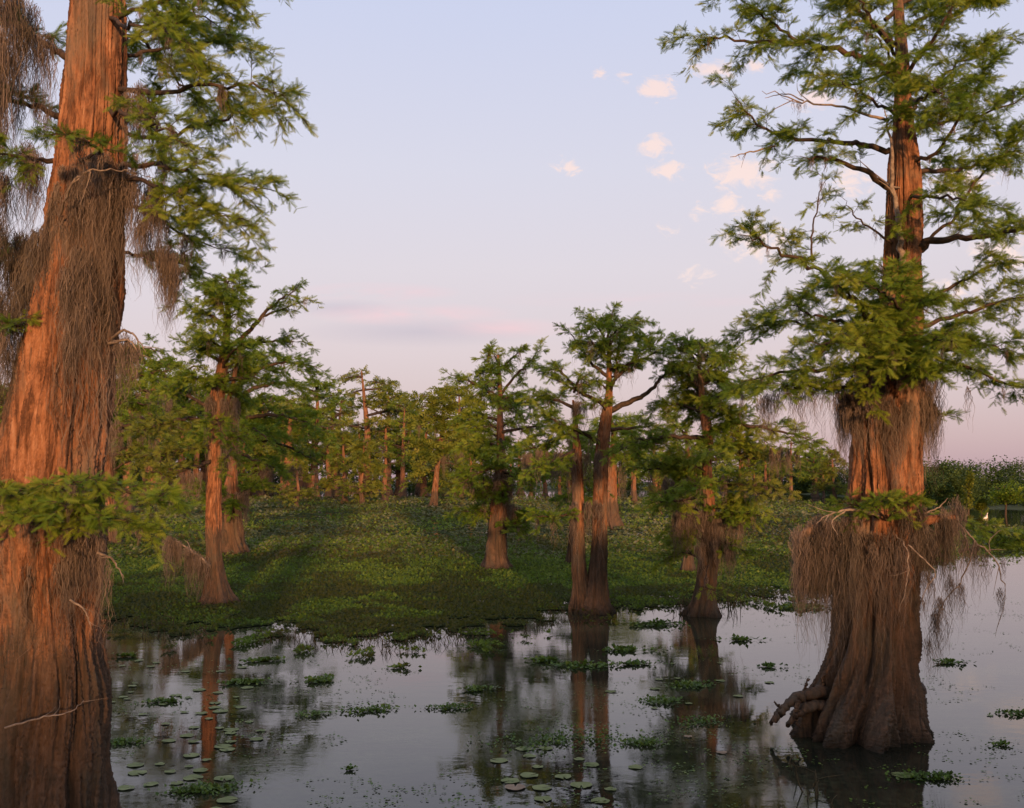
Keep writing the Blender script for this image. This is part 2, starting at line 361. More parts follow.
def mat_mask(x, y, leaf=False):
    px = proj_px(x, y); e = np.interp(px, EDGE[:, 0], EY) + 1.6 * (vfbm(x * .6, y * .6) - .5) + .9 * (vfbm(x * 3, y * 3) - .5)
    far = np.interp(px, [-400, 300, 560, 620, 700, 860, 925, 1000, 1500], [215, 215, 205, 200, 215, 150, 72, 70, 60]) + 6 * fnoise(x * .1, y * .1)
    d = y - e; n = vfbm(x * 2.2, y * 1.3 + 31)
    thr = np.interp(d, [-1.2, -.3, .3, 1.5, 3.5, 9], [.9, .74, .58, .49, .36, .20]) - (np.interp(d, [-.5, 2.5, 5], [.0, .04, .12]) if leaf else 0)
    thr = thr + np.interp(y, [38, 50, 70, 120], [0, .20, .24, .20]) 
    if leaf: thr = np.where(d < -.3, np.interp(d, [-2.8, -1.6, -.3], [.80, .66, .60]), thr)
    return (n > thr) & (y < far) & (d > (-2.8 if leaf else -1.4))
# base sheet
yy = np.concatenate([np.arange(19, 32, .06), np.arange(32, 45, .12), 45 * 1.005 ** np.arange(1, 330)]); yy = yy[yy < 225]
uu_ = np.linspace(-.60, .60, 800)
Yc, Uc = np.meshgrid(yy, uu_, indexing='ij'); Xc = Uc * Yc
mk = mat_mask(Xc, Yc); ny, nx = Xc.shape
zz = .008 + .012 * vfbm(Xc * 1.3, Yc * 1.3)
cell = mk[:-1, :-1] & mk[1:, 1:] & mk[1:, :-1] & mk[:-1, 1:]
ci, cj = np.nonzero(cell); b0 = ci * nx + cj
idx = np.stack([b0, b0 + 1, b0 + nx + 1, b0 + nx], 1); used = np.unique(idx); remap = -np.ones(ny * nx, np.int64); remap[used] = np.arange(len(used))
mb = MB(); mb.add(np.stack([Xc, Yc, zz], -1).reshape(-1, 3)[used], f4=remap[idx])
M_MATB = plain_mat('floating_mat_base', (.018, .028, .008), (.055, .072, .022), 3, .95, .03)
tag(mb.build('floating_vegetation', M_MATB), 'low green floating mat of swamp plants covering the water between the cypress trees', 'floating plants', kind='stuff')

def scatter(n, y0, y1, size, tl, mat, name, label, zoff=.02, hgt=.06, wid=1.0, power=2.0, clump=None, cat='floating plants', tmean=.5):
    mb = MB(); y = (y0 ** (2 - power) + R.random(n) * (y1 ** (2 - power) - y0 ** (2 - power))) ** (1 / (2 - power)) if power != 2 else y0 * (y1 / y0) ** R.random(n)
    x = R.uniform(-.56, .56, n) * y; k = mat_mask(x, y, True)
    if clump is not None: k &= clump(x, y)
    x = x[k]; y = y[k]; m = len(x)
    sc = np.interp(y, [y0, y1], size); 
    z = zoff + R.uniform(0, 1, m) * np.interp(y, [y0, y1], hgt if isinstance(hgt, tuple) else (hgt, hgt))
    leaves(mb, np.stack([x, y, z], 1), R.uniform(0, 2 * pi, m), np.abs(R.normal(*tl, m)), sc * R.uniform(.55, 1.3, m), np.clip(tmean + .35 * fnoise(x * .25, y * .2) - .35 * (vfbm(x * .5 + 20, y * .22) > .60) + R.normal(0, .17, m) - .5 * (vfbm(x * .8, y * .5) > .56) * (y < 34), 0, 1), wid)
    return tag(mb.build(name, mat, smooth=False), label, cat, kind='stuff')
scatter(290000, 18.5, 62, (.065, .15), (.45, .3), M_MATL, 'water_hyacinth_bed', 'carpet of small bright green floating leaves along the open water', hgt=(.05, .12), power=2.6)
scatter(60000, 44, 210, (.16, .62), (.35, .28), M_LOTUS, 'lotus_bed', 'broad dull green lotus leaves covering the swamp farther back', hgt=(.2, .5), wid=1.1, clump=lambda x, y: fnoise(x * .22, y * .13 + 9) > -.35)
scatter(60000, 44, 210, (.14, .5), (.6, .3), M_MATL, 'marsh_grass', 'rough yellow green marsh plants between the distant trunks', hgt=(.1, .35), clump=lambda x, y: fnoise(x * .3 + 5, y * .2) > -.1, tmean=.65)
# ragged weedy stems along the front edge
mb = MB(); n = 2600; px = R.uniform(60, 830, n); ye = np.interp(px, EDGE[:, 0], EY); dd = R.uniform(-1.0, 2.2, n); y = ye + dd; x = (px - 512) / F * y
k = fnoise(x * 1.1 + 3, y * 1.1) > -.05; x = x[k]; y = y[k]; m = len(x)
hh = R.uniform(.05, .22, m); a = R.uniform(0, pi, m); w = .008
p0 = np.stack([x, y, np.zeros(m)], 1); tip = p0 + np.stack([R.normal(0, .07, m), R.normal(0, .07, m), hh], 1); sd = np.stack([np.cos(a), np.sin(a), 0 * a], 1) * w
mb.add(np.stack([p0 - sd, p0 + sd, tip], 1), f3=np.arange(m * 3).reshape(-1, 3)); tag(mb.build('edge_weeds', M_STEM, smooth=False), 'thin dead brown stems poking up along the front edge of the plant mat', 'weeds', kind='stuff')

# ------------------------------------------------------------------ manual cypress trees
def px_path(pts, Y, n=None):
    w = np.array([P(p[0], p[1], Y + (p[2] if len(p) > 2 else 0)) for p in pts]); n = n or max(6, 5 * len(pts))
    q = smooth_path(w, n); q[1:-1] += R.normal(0, 1, (n - 2, 3)) * (np.linalg.norm(w[-1] - w[0]) * .008)
    return q
def px_trunk(pts, Y):
    return [(*P(a, b, Y), r * Y / F) for a, b, r in pts]
def tree_root(name, Y, px, label, cat='tree', group=None):
    o = empty(name, ((px - 512) / F * Y, Y, 0), label, cat, group); return o
def put(mb, name, mat, root, parent=None, smooth=True):
    org = np.array(root.location)
    return mb.build(name, mat, parent or root, smooth, origin=org)
COUNT = {'leaf': 0}
def limb(root, Y, pts, r0, L=0, n=0, lod=2, flen=.14, dens=22, mossn=0, mossl=.4, mossr=.05, mossk=26, mat=M_TWIG, leaf=M_LEAF, droop=.22, t0=.3, tint0=.5, r1=None, upb=.12, mossw=.010, world=None, name='branch', thin=None):
    path = world if world is not None else px_path(pts, Y)
    w = MB(); m = len(path); t = np.linspace(0, 1, m)
    tube(w, path, r0 * (1 - t) ** .8 + (r1 if r1 is not None else r0 * .12), 8)
    if name.startswith('dead'):
        for _ in range(3):
            i0_ = R.integers(int(m * .35), m - 1); d_ = nrm(path[i0_ + 1] - path[i0_] + R.normal(0, .6, 3) * np.linalg.norm(path[i0_ + 1] - path[i0_])); ll = np.linalg.norm(path[-1] - path[0]) * R.uniform(.15, .35)
            tube(w, smooth_path([path[i0_], path[i0_] + d_ * ll * .5 + R.normal(0, .04 * ll, 3), path[i0_] + d_ * ll + R.normal(0, .12 * ll, 3)], 6), np.linspace(r0 * .4, r0 * .1, 6), 5)
    lf = MB()
    if n: foliate(w, lf, path, L, n, lod, flen, dens, t0, droop, tint0, upb, thin or (.004 if lod == 2 else .008))
    b = put(w, name, mat, root)
    if lf.n: put(lf, 'foliage', leaf, root, b, False); COUNT['leaf'] += sum(len(f) for f in lf.f3)
    if mossn:
        
        for _ in range(mossn): ms = MB(); moss_line(ms, path, mossl, 1, mossr, mossk, mossw); put(ms, 'hanging_moss', M_MOSS, root, b, False)
    return b

# ===== the big cypress on the left edge
YA = 9.0
A = tree_root('cypress_tree', YA, 50, 'massive rust coloured cypress trunk filling the left edge, shaggy with moss')
mb = MB()
trunk_mesh(mb, px_trunk([(42, 870, 66), (44, 800, 58), (47, 740, 54), (51, 690, 50), (50, 640, 45), (50, 600, 45), (50, 540, 50), (48, 500, 49), (52, 460, 45), (60, 400, 44), (70, 340, 42), (79, 280, 38), (85, 220, 35), (89, 160, 32), (94, 100, 29), (96, 40, 27), (98, -20, 25), (104, -120, 22), (108, -300, 16)], YA),
           360, 560, lambda z: np.interp(z, [0, 1.5, 3, 7], [.14, .12, .10, .10]), 3, (7, 12, 19, 4), .16)
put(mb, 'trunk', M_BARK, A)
la = dict(lod=2, flen=.085, dens=54)
for pts, r, L, n in [
    ([(108, 20), (150, 5, -.3), (200, -5, -.5), (245, -10, -.4)], .030, .55, 11),
    ([(108, 60), (150, 50, .3), (200, 45, .4), (238, 42, .5)], .028, .5, 11),
    ([(108, 90), (160, 92, -.5), (215, 84, -.6), (262, 88, -.5), (282, 100, -.5)], .032, .5, 15),
    ([(112, 130), (160, 138, .5), (210, 122, .7), (255, 110, .9), (268, 112, .9)], .028, .45, 11),
    ([(112, 165), (160, 165, -.4), (210, 182, -.7), (272, 190, -.8)], .034, .5, 13),
    ([(112, 178), (160, 188, -.8), (200, 205, -1), (240, 225, -1.1)], .028, .5, 14),
    ([(112, 205), (150, 212, .4), (190, 238, .4), (225, 250, .3)], .024, .5, 10),
    ([(105, 245), (135, 255, .4), (175, 262, .6), (205, 272, .7)], .024, .42, 10),
    ([(105, 20), (135, 25, -.8), (170, 30, -1.2), (190, 55, -1.5)], .025, .5, 10),
    ([(105, 110), (135, 115, -.8), (165, 130, -1.3), (190, 150, -1.6)], .025, .45, 11),
    ([(95, 60), (140, 40, 1.0), (180, 80, 1.8), (220, 120, 2.4)], .03, .7, 12),
    ([(95, 0), (140, -30, .9), (190, 10, 1.6), (230, 30, 2.4)], .03, .7, 12)]:
    limb(A, YA, pts, r * .7, L * .80, int(n * 1.45), mossn=2, mossl=.35, mossk=22, tint0=.74, **la)
for pts, r, L, n in [
    ([(80, 160, -.3), (100, 150, -.7), (75, 138, -1.0), (62, 135, -1.1)], .015, .3, 7),
    ([(70, 165), (30, 158, -.3), (-10, 152, -.4)], .025, .4, 8),
    ([(70, 120, .2), (30, 105, .6), (-15, 95, 1.0)], .03, .6, 9),
    ([(70, 60, .2), (40, 40, .5), (0, 20, .9), (-30, 10, 1)], .03, .6, 9),
    ([(70, 240, .3), (35, 255, .8), (-10, 250, 1.2)], .03, .5, 5),
    ([(42, 335), (15, 325, -.3), (-20, 318, -.4)], .02, .28, 7)]:
    limb(A, YA, pts, r, L, n, mossn=3, mossl=.6, mossk=30, **la)
# low spray wrapping the trunk
for pts, r, L, n in [
    ([(60, 510, -.35), (100, 492, -.8), (140, 492, -1.0), (172, 500, -1.1)], .022, .36, 13),
    ([(60, 512, -.4), (90, 512, -.9), (120, 520, -1.1), (145, 530, -1.15)], .018, .30, 12),
    ([(50, 505, -.4), (60, 488, -.9), (85, 480, -1.2)], .018, .30, 10),
    ([(40, 508, -.4), (20, 495, -.9), (-10, 486, -1.1)], .018, .34, 11),
    ([(50, 512, -.4), (40, 510, -1.0), (20, 515, -1.3)], .018, .28, 10),
    ([(60, 512, -.4), (70, 505, -1.0), (60, 512, -1.35)], .015, .28, 9)]:
    limb(A, YA, pts, r, L, n, lod=2, flen=.09, dens=56, leaf=M_LEAF, droop=.3, t0=.12, tint0=.6, mossn=2, mossl=.25, mossk=20)
# dead twigs
for pts, r in [([(108, 342, -.1), (124, 331, -.4), (137, 338, -.5), (146, 352, -.5)], .012), ([(108, 344, -.2), (128, 340, -.5), (140, 356, -.5)], .012),
               ([(60, 215, -.45), (75, 180, -.8), (95, 170, -.85), (125, 172, -.6), (150, 176, -.5)], .009), ([(75, 182, -.8), (90, 172, -.9), (80, 205, -.9)], .005),
               ([(5, 728, -.75), (40, 718, -.82), (70, 712, -.75), (84, 700, -.65)], .006), ([(98, 553, -.4), (112, 560, -.6), (124, 578, -.7)], .010), ([(70, 600, -.5), (84, 610, -.55), (92, 630, -.5)], .008)]:
    limb(A, YA, pts, r, mat=M_DEAD, r1=.002, name='dead_twig')
# moss of the left cypress
def moss_at(mb, Y, px, py, ln_px, rad_px, n, dy=0, tint=.5, conv=.65, w=.009):
    s = Y / F; moss(mb, P(px, py, Y + dy), ln_px * s, rad_px * s, n, w, tint, conv)
def moss_part(root, Y, items, mat=M_MOSS, w=.009):
    groups = [items] if len(items) > 16 else [[it] for it in items]
    for gi in groups:
        mb = MB()
        for it in gi: moss_at(mb, Y, *it, w=w)
        put(mb, 'hanging_moss', mat, root, None, False)
moss_part(A, YA, [(168, 255, 100, 11, 170, -.2), (173, 270, 75, 9, 110, -.2), (158, 250, 60, 14, 80, 0), (185, 240, 55, 10, 50, 0)])
moss_part(A, YA, [(126, 340, 85, 9, 90, -.4), (137, 350, 50, 6, 40, -.5), (118, 345, 110, 5, 40, -.3)])
moss_part(A, YA, [(140, 90, 95, 10, 110, -.3), (148, 100, 60, 8, 50, -.2), (133, 180, 120, 12, 90, -.2), (150, 185, 90, 12, 70, -.1), (120, 170, 160, 10, 80, -.3), (160, 210, 80, 10, 50, .2)])
moss_part(A, YA, [(3, -20, 300, 9, 150, -.2), (-3, 180, 110, 12, 60, -.2), (25, 150, 110, 13, 80, .2), (45, 40, 140, 13, 100, .2), (30, 10, 150, 14, 90, .4), (38, 160, 90, 10, 70, -.2), (15, 60, 150, 10, 70, .5)])
its = []
for k in range(62):   # shaggy skirt hanging over the upper trunk
    px = R.uniform(42, 126); py = 150 + 190 * R.random() ** 1.7; cx_ = np.interp(py, [160, 340], [88, 70]); px = cx_ + (px - 84) * .95; its.append((px, py, R.uniform(40, 210) * R.random() ** .5, R.uniform(4, 10), 60, -.36 - .06 * R.random() + .28 * ((px - cx_) / 40) ** 2, R.uniform(.2, .9), R.uniform(.5, .95)))
moss_part(A, YA, its, w=.008)
its = []
for k in range(26):
    px = R.uniform(-6, 104); its.append((px, R.uniform(515, 575), R.uniform(30, 120), R.uniform(4, 11), 46, -.47 + .32 * ((px - 50) / 54) ** 2, R.uniform(.2, .9), R.uniform(.5, .95)))
moss_part(A, YA, its, w=.008)
its = []
for k in range(18):
    px = R.uniform(0, 46); its.append((px, R.uniform(230, 360), R.uniform(80, 180), R.uniform(6, 12), 40, -.25 + .1 * R.random()))
moss_part(A, YA, its, mat=M_MOSSD, w=.008)

moss_part(A, YA, [(R.uniform(-8, 30), R.uniform(-20, 330), R.uniform(90, 230), R.uniform(8, 15), 90, R.uniform(-.2, .6), R.uniform(.1, .7), .7) for _ in range(17)], mat=M_MOSSD)
moss_part(A, YA, [(R.uniform(118, 165), R.uniform(60, 230), R.uniform(50, 120), R.uniform(5, 11), 60, R.uniform(-.4, .3), R.uniform(.3, .8), .8) for _ in range(14)])
# ===== the big cypress on the right
Yb = 14.2; Bt = tree_root('cypress_tree', Yb, 862, 'tall buttressed cypress at the right, its flared foot draped in long hanging moss')
mb = MB()
trunk_mesh(mb, px_trunk([(850, 780, 74), (853, 742, 65), (857, 715, 55), (864, 680, 43), (871, 640, 36), (877, 580, 33), (883, 520, 33), (887, 450, 31), (889, 390, 27), (893, 340, 23), (900, 290, 18), (903, 230, 17), (904, 170, 14.5), (903, 120, 9), (902, 60, 6.5), (898, 0, 5), (893, -120, 3)], Yb),
           340, 560, lambda z: np.interp(z, [0, 1.2, 3, 6, 9], [.36, .32, .22, .16, .05]), 8, (9, 14, 21, 5), .10)
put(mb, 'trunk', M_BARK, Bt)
lb = dict(lod=2, flen=.105, dens=42)
for pts, r, L, n, k in [
    ([(900, 75), (883, 67), (848, 54), (804, 45), (749, 42), (705, 38)], .055, .75, 17, .45),
    ([(804, 45), (775, 25, .2), (749, 5, .3), (700, -15, .4)], .022, .7, 12, .1),
    ([(895, 45), (870, 22), (843, 0), (800, -30)], .05, .8, 10, .3),
    ([(890, 150), (860, 145), (833, 141, -.2), (794, 139, -.4), (759, 125, -.5), (736, 98, -.5)], .04, .62, 17, .5),
    ([(892, 190), (858, 168, -.3), (828, 158, -.6), (806, 158, -.8)], .04, .55, 7, .3),
    ([(890, 330), (850, 300, -.6), (815, 270, -1), (770, 248, -1.3), (742, 235, -1.4)], .035, .62, 18, .25),
    ([(813, 262, -1), (812, 235, -1), (820, 195, -1), (824, 170, -1)], .014, .4, 9, .1),
    ([(888, 350), (840, 340, .5), (790, 322, .9), (748, 330, 1.1)], .035, .7, 15, .25),
    ([(886, 362), (840, 368, -.6), (790, 372, -1.0), (752, 380, -1.2)], .035, .62, 15, .3),
    ([(888, 345), (868, 318, -1), (848, 292, -1.9), (835, 280, -2.3)], .03, .6, 16, .2),
    ([(895, 340), (903, 318, -1), (890, 298, -1.8), (870, 285, -2.3)], .03, .55, 15, .2),
    ([(890, 352), (868, 345, -1.2), (850, 335, -2.0), (820, 345, -2.4)], .03, .55, 16, .2),
    ([(896, 352), (925, 342, -1), (940, 338, -1.8), (955, 345, -2.3)], .03, .55, 15, .2),
    ([(893, 350), (893, 352, -1), (895, 358, -2.0)], .03, .5, 14, .2),
    ([(893, 365), (870, 368, -1), (852, 372, -1.7)], .03, .5, 15, .2), ([(895, 365), (918, 372, -1), (938, 372, -1.8)], .03, .5, 15, .2), ([(897, 325), (880, 330, -1), (862, 335, -2.2)], .03, .55, 16, .2),
    ([(899, 310), (915, 300, -1), (935, 300, -1.9)], .025, .5, 14, .2), ([(899, 305), (895, 285, -1), (880, 265, -1.8)], .025, .5, 14, .2), ([(888, 345), (850, 325, -.6), (812, 315, -1), (790, 305, -1.2)], .03, .55, 15, .25), ([(886, 365), (850, 385, -.8), (815, 388, -1.2), (785, 385, -1.4)], .03, .45, 13, .25),
    ([(905, 275), (915, 250, -.1), (940, 241, -.3), (985, 237, -.4), (1030, 225, -.4), (1085, 212, -.4)], .06, .7, 12, .45),
    ([(910, 262), (920, 250), (952, 218, .3), (982, 173, .5), (1012, 146, .6), (1040, 120, .7)], .028, .65, 14, .3),
    ([(905, 176), (922, 171), (957, 168, .4), (997, 158, .7), (1035, 146, .8)], .04, .75, 14, .3),
    ([(904, 165), (938, 150, -.5), (968, 105, -.9), (985, 70, -1)], .028, .7, 15, .25),
    ([(903, 115), (930, 92, .5), (962, 62, .9), (1000, 42, 1.1)], .03, .75, 16, .2),
    ([(902, 80), (925, 50, -.6), (950, 10, -.9), (965, -30, -1)], .03, .75, 14, .2),
    ([(901, 62), (880, 32, -.5), (862, 0, -.8), (855, -30, -.8)], .025, .6, 12, .2),
    ([(900, 40), (930, 15, .4), (975, 0, .7), (1030, -8, 1)], .03, .75, 15, .2),
    ([(903, 132), (940, 122, .6), (990, 112, 1), (1040, 92, 1.2)], .03, .75, 16, .2),
    ([(903, 105), (918, 100, -1), (935, 92, -1.8), (950, 100, -2.3)], .025, .65, 15, .2),
    ([(903, 120), (885, 108, -.8), (862, 95, -1.4), (838, 80, -1.8)], .025, .6, 14, .2),
    ([(903, 200), (930, 196, -.8), (960, 200, -1.4), (1000, 205, -2)], .025, .6, 11, .2),
    ([(903, 90), (885, 75, .6), (850, 85, 1.2), (815, 75, 1.7)], .03, .65, 12, .25),
    ([(905, 330), (950, 318, .3), (1000, 302, .5), (1045, 292, .6)], .035, .75, 16, .25),
    ([(905, 350), (950, 362, -.3), (1000, 380, -.5), (1045, 392, -.5)], .03, .55, 13, .3),
    ([(905, 360), (940, 350, -.9), (980, 345, -1.6), (1010, 350, -1.8)], .03, .62, 14, .2),
    ([(905, 312), (945, 290, .2), (985, 268, .3), (1010, 262, .3)], .03, .55, 11, .3),
    ([(900, 250), (880, 235, -.3), (855, 215, -.6), (845, 200, -.7)], .018, .4, 8, .2),
    ([(898, 70), (890, 60, -1), (880, 40, -1.9), (860, 30, -2.2)], .02, .6, 10, .2),
    ([(885, 20), (920, -10), (1000, -40), (1050, -60)], .03, .8, 12, .2)]:
    limb(Bt, Yb, pts, r, L, n, t0=k, tint0=.58, mossn=2, mossl=.3, mossk=14, **lb)
for pts, r, L, n in [  # low sprays at the shelf
    ([(884, 520, -.3), (862, 508, -.7), (845, 503, -.9)], .018, .28, 9), ([(888, 520, -.4), (900, 504, -.8), (912, 503, -.9)], .018, .30, 9),
    ([(886, 520, -.4), (875, 505, -1.0), (888, 500, -1.2)], .015, .25, 8), ([(905, 522, .1), (950, 520, .5), (1000, 534, .8), (1035, 540, 1)], .02, .5, 12), ([(960, 552, 1.2), (985, 545, 1.4), (1020, 542, 1.6)], .02, .5, 10),
    ([(905, 440, .2), (930, 420, .3), (950, 415, .4)], .015, .3, 4)]:
    limb(Bt, Yb, pts, r, L, n, t0=.25, lod=2, flen=.11, dens=44)
for pts, r in [([(888, 121, -.2), (848, 109, -.4), (804, 101, -.5), (762, 91, -.6)], .020), ([(804, 101, -.5), (785, 94, -.5), (765, 98, -.6)], .008), ([(775, 146, -.4), (750, 152, -.5), (730, 157, -.5)], .012),
               ([(903, 262, -.25), (897, 215, -.35), (892, 150, -.35), (884, 105, -.3)], .045),
               ([(880, 516, -.55), (856, 510, -.9), (832, 513, -1.0), (816, 524, -1.0)], .022), ([(845, 511, -1), (832, 522, -1.05), (838, 535, -1.1)], .008),
               ([(896, 535, -.55), (908, 552, -.8), (906, 585, -.85), (899, 612, -.8)], .009), ([(908, 545, -.8), (925, 560, -.9), (935, 575, -.9), (925, 590, -.9), (922, 605, -.9)], .008),
               ([(920, 515, .0), (955, 522, -.2), (975, 540, -.3), (995, 560, -.3), (1005, 590, -.35), (1000, 620, -.4)], .014), ([(960, 528, -.2), (968, 545, -.3), (970, 560, -.3)], .006), ([(975, 540, -.3), (962, 580, -.3), (945, 600, -.3), (935, 625, -.3)], .008), ([(990, 552, -.3), (990, 540, -.3), (1000, 530, -.3)], .004),
               ([(900, 520, -.3), (935, 510, -.4), (948, 498, -.4)], .012)]:
    limb(Bt, Yb, pts, r, mat=M_DEAD, r1=.003, name='dead_branch')
for pts, r in [([(870, 535, -.2), (835, 528, -.4), (812, 530, -.5), (796, 538, -.5)], .07), ([(900, 530, -.1), (930, 520, -.3), (956, 517, -.35)], .06)]:
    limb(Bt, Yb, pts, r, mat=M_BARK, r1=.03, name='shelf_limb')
# roots on the left of the foot
mb = MB()
for pts, r in [([(850, 700, .1), (822, 692, -.25), (802, 696, -.4), (786, 708, -.45), (776, 722, -.45)], .085), ([(848, 715, -.1), (820, 706, -.35), (800, 712, -.5), (788, 726, -.55)], .075), ([(845, 690, 0), (815, 694, -.2), (795, 700, -.25), (779, 712, -.3), (772, 724, -.3)], .06),
               ([(812, 694, -.3), (806, 690, -.35), (806, 683, -.35), (809, 679, -.35)], .022), ([(826, 690, -.2), (822, 680, -.25), (826, 674, -.25)], .025), ([(790, 704, -.4), (780, 706, -.45), (774, 702, -.45)], .02), ([(798, 700, -.5), (796, 715, -.6), (799, 728, -.6)], .03)]:
    q = px_path(pts, Yb, 30); q += R.normal(0, .010, q.shape); tube(mb, q, r * np.linspace(1.2, .4, 30) * (1 + .07 * R.normal(0, 1, 30)), 12)
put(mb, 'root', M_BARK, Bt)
mb = MB(); q = px_path([(900, 690, .2), (918, 685, .2), (922, 700, .2), (915, 712, .1)], Yb, 14); tube(mb, q, .07, 8); put(mb, 'root', M_ROOT, Bt)
# moss curtains at the shelf
def curtain(root, Y, x0, x1, y0, lmin, lmax, n, dyf, k=44, rad=(5, 13), w=.010, mat=M_MOSS):
    n = max(3, int(n * .6)); its = []
    for j in range(n):
        px = x0 + (x1 - x0) * (j + R.random()) / n; y = np.interp(px, y0[0], y0[1]) if isinstance(y0, tuple) else y0; ln = lmin + (lmax - lmin) * R.random() ** 1.3
        its.append((px, y + R.uniform(-14, 30), ln, R.uniform(*rad) * (.6 + .5 * ln / lmax), int(k * 1.7), dyf(px) + R.uniform(-.12, .05), R.uniform(.2, .85), R.uniform(.6, .95)))
        if R.random() < .6: its.append((px + R.uniform(-6, 6), y + R.uniform(-10, 40), lmin * .8, 5, int(k * .7), dyf(px) - .05, R.uniform(.1, .9), .5))
    moss_part(root, Y, its, mat, w)
curtain(Bt, Yb, 796, 822, ([796, 822], [545, 530]), 35, 110, 15, lambda p: -.5, 60)
curtain(Bt, Yb, 812, 852, 528, 50, 185, 24, lambda p: -.55, 60)
curtain(Bt, Yb, 848, 926, 525, 25, 150, 17, lambda p: -.62 + .35 * ((p - 886) / 42) ** 2, 46)
curtain(Bt, Yb, 914, 958, ([914, 958], [522, 515]), 25, 100, 20, lambda p: -.35, 55)
curtain(Bt, Yb, 846, 912, 400, 30, 125, 17, lambda p: -.55 + .3 * ((p - 886) / 40) ** 2, 40)
curtain(Bt, Yb, 905, 936, 385, 40, 110, 18, lambda p: -.1, 55)
curtain(Bt, Yb, 838, 856, 380, 40, 110, 14, lambda p: -.2, 50)
curtain(Bt, Yb, 868, 935, 350, 15, 60, 18, lambda p: -.5, 40)
moss_part(Bt, Yb, [(x, y, l, 5, k, -.3) for x, y, l, k in [(975, 545, 75, 60), (965, 540, 60, 50), (985, 555, 45, 36), (1000, 590, 40, 24), (940, 600, 90, 60), (934, 615, 80, 50), (950, 580, 60, 44), (930, 575, 60, 40), (922, 600, 40, 22), (960, 585, 50, 36), (928, 640, 60, 26), (1003, 560, 30, 16)]])
moss_part(Bt, Yb, [(x, y, l, r, k, -.8) for x, y, l, r, k in [(800, 385, 75, 6, 60), (792, 388, 45, 8, 60), (812, 380, 60, 7, 60), (822, 378, 90, 5, 40), (766, 398, 60, 7, 70), (774, 395, 50, 8, 70), (783, 385, 40, 6, 40), (760, 400, 40, 6, 30), (968, 388, 50, 3, 18), (1003, 390, 22, 4, 14), (832, 365, 60, 8, 60), (742, 395, 40, 3, 20)]])
moss_part(Bt, Yb, [(799, 103, 22, 3, 16, -.5), (793, 102, 14, 2, 8, -.5), (805, 104, 12, 2, 8, -.5), (1005, 160, 40, 6, 30, .6), (930, 178, 20, 4, 14, .3)])
moss_part(Bt, Yb, [(798, 545, 90, 6, 70, -.5), (812, 535, 60, 7, 60, -.5), (826, 530, 165, 9, 130, -.6, .5, .9), (838, 528, 150, 8, 120, -.7, .3, .9), (818, 538, 140, 7, 110, -.6, .7, .9), (846, 530, 125, 6, 80, -.7, .6, .9), (802, 545, 118, 6, 90, -.5, .4, .9), (855, 535, 165, 6, 60, -.8, .6, .9), (921, 525, 95, 7, 90, -.5, .6, .9), (945, 520, 115, 6, 90, -.4, .4, .9)], mat=M_MOSSD)

# ===== middle-distance cypresses
def mid_tree(px, base, label, trunks, limbs, lod=1, flen=.15, dens=24, mosses=(), leaf=M_LEAF, seed=5, flute=.24, mossl=.8, tint0=.5, dead=(), ribs=(5, 9, 14), auto=(9, 30, .6)):
    Y = YB(base); rt = tree_root('cypress_tree', Y, px, label)
    mb = MB()
    for k, tr in enumerate(trunks):
        tr = list(tr); a, b, r = tr[0]; tr = [(a, b + 12, r * 1.06)] + tr if b > base - 25 else tr
        if b > base - 25: tr[0] = (a, base + 6 * 40 / Y, r * 1.05)
        zf = P(px, base - 60, Y)[2]
        trunk_mesh(mb, px_trunk([(a_, b_, r_ * (.76 + .22 * min(1, max(0, (b_ - base + 28) / 28)) ** 1.5)) for a_, b_, r_ in tr], Y), 110, 200, lambda z: np.interp(z, [0, 1.2, 4], [flute, flute * .6, flute * .35]), seed + k, ribs, .12, .02)
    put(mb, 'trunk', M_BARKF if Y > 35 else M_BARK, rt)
    s = Y / F; limbs = list(limbs); tr = smooth_path(np.array(trunks[0], float), 40); tl = auto[1]
    for k in range(auto[0]):
        f = (k + R.random()) / auto[0]; i = int(np.interp(auto[2] + (1 - auto[2]) * f, [0, 1], [0, 39])); a0, b0 = tr[i, 0], tr[i, 1]; an = R.uniform(0, 6.28); q = tl * (1.1 - .55 * f) * R.uniform(.6, 1.1)
        dx = cos(an) * q; dyy = sin(an) * q * s; limbs.append(([(a0, b0), (a0 + dx * .5, b0 - q * .25, dyy * .5), (a0 + dx, b0 - q * R.uniform(.05, .5), dyy)], 1.1, tl * .55, 9, .3, dict(leaf=leaf)))
    for l in limbs:
        pts, rp, Lp, n = l[:4]; t0 = l[4] if len(l) > 4 else .3; kw = l[5] if len(l) > 5 else {}
        limb(rt, Y, pts, rp * s, Lp * s, n, lod=lod, flen=flen, dens=dens, t0=t0, mossn=2 if n else 0, mossl=mossl, mossr=.12, mossk=9, mossw=.02 if Y < 35 else .035, leaf=kw.get('leaf', leaf), tint0=tint0 + R.normal(0, .06), thin=.010)
    for (x0, x1, y, l0, l1, n, dy) in mosses:
        mb = MB()
        for _ in range(n):
            p = R.uniform(x0, x1); c = P(p, (y[0] + (y[1] - y[0]) * (p - x0) / max(x1 - x0, 1)) if isinstance(y, tuple) else y + R.uniform(-3, 3), Y + dy + R.uniform(-.2, .2))
            moss(mb, c, R.uniform(l0, l1) * s, R.uniform(2.5, 5) * s, 26, .018 if Y < 35 else .03, .5)
        put(mb, 'hanging_moss', M_MOSS, rt, None, False)
    for pts, r in dead: limb(rt, Y, pts, r * s, mat=M_DEAD, name='dead_branch', r1=.005)
    return rt

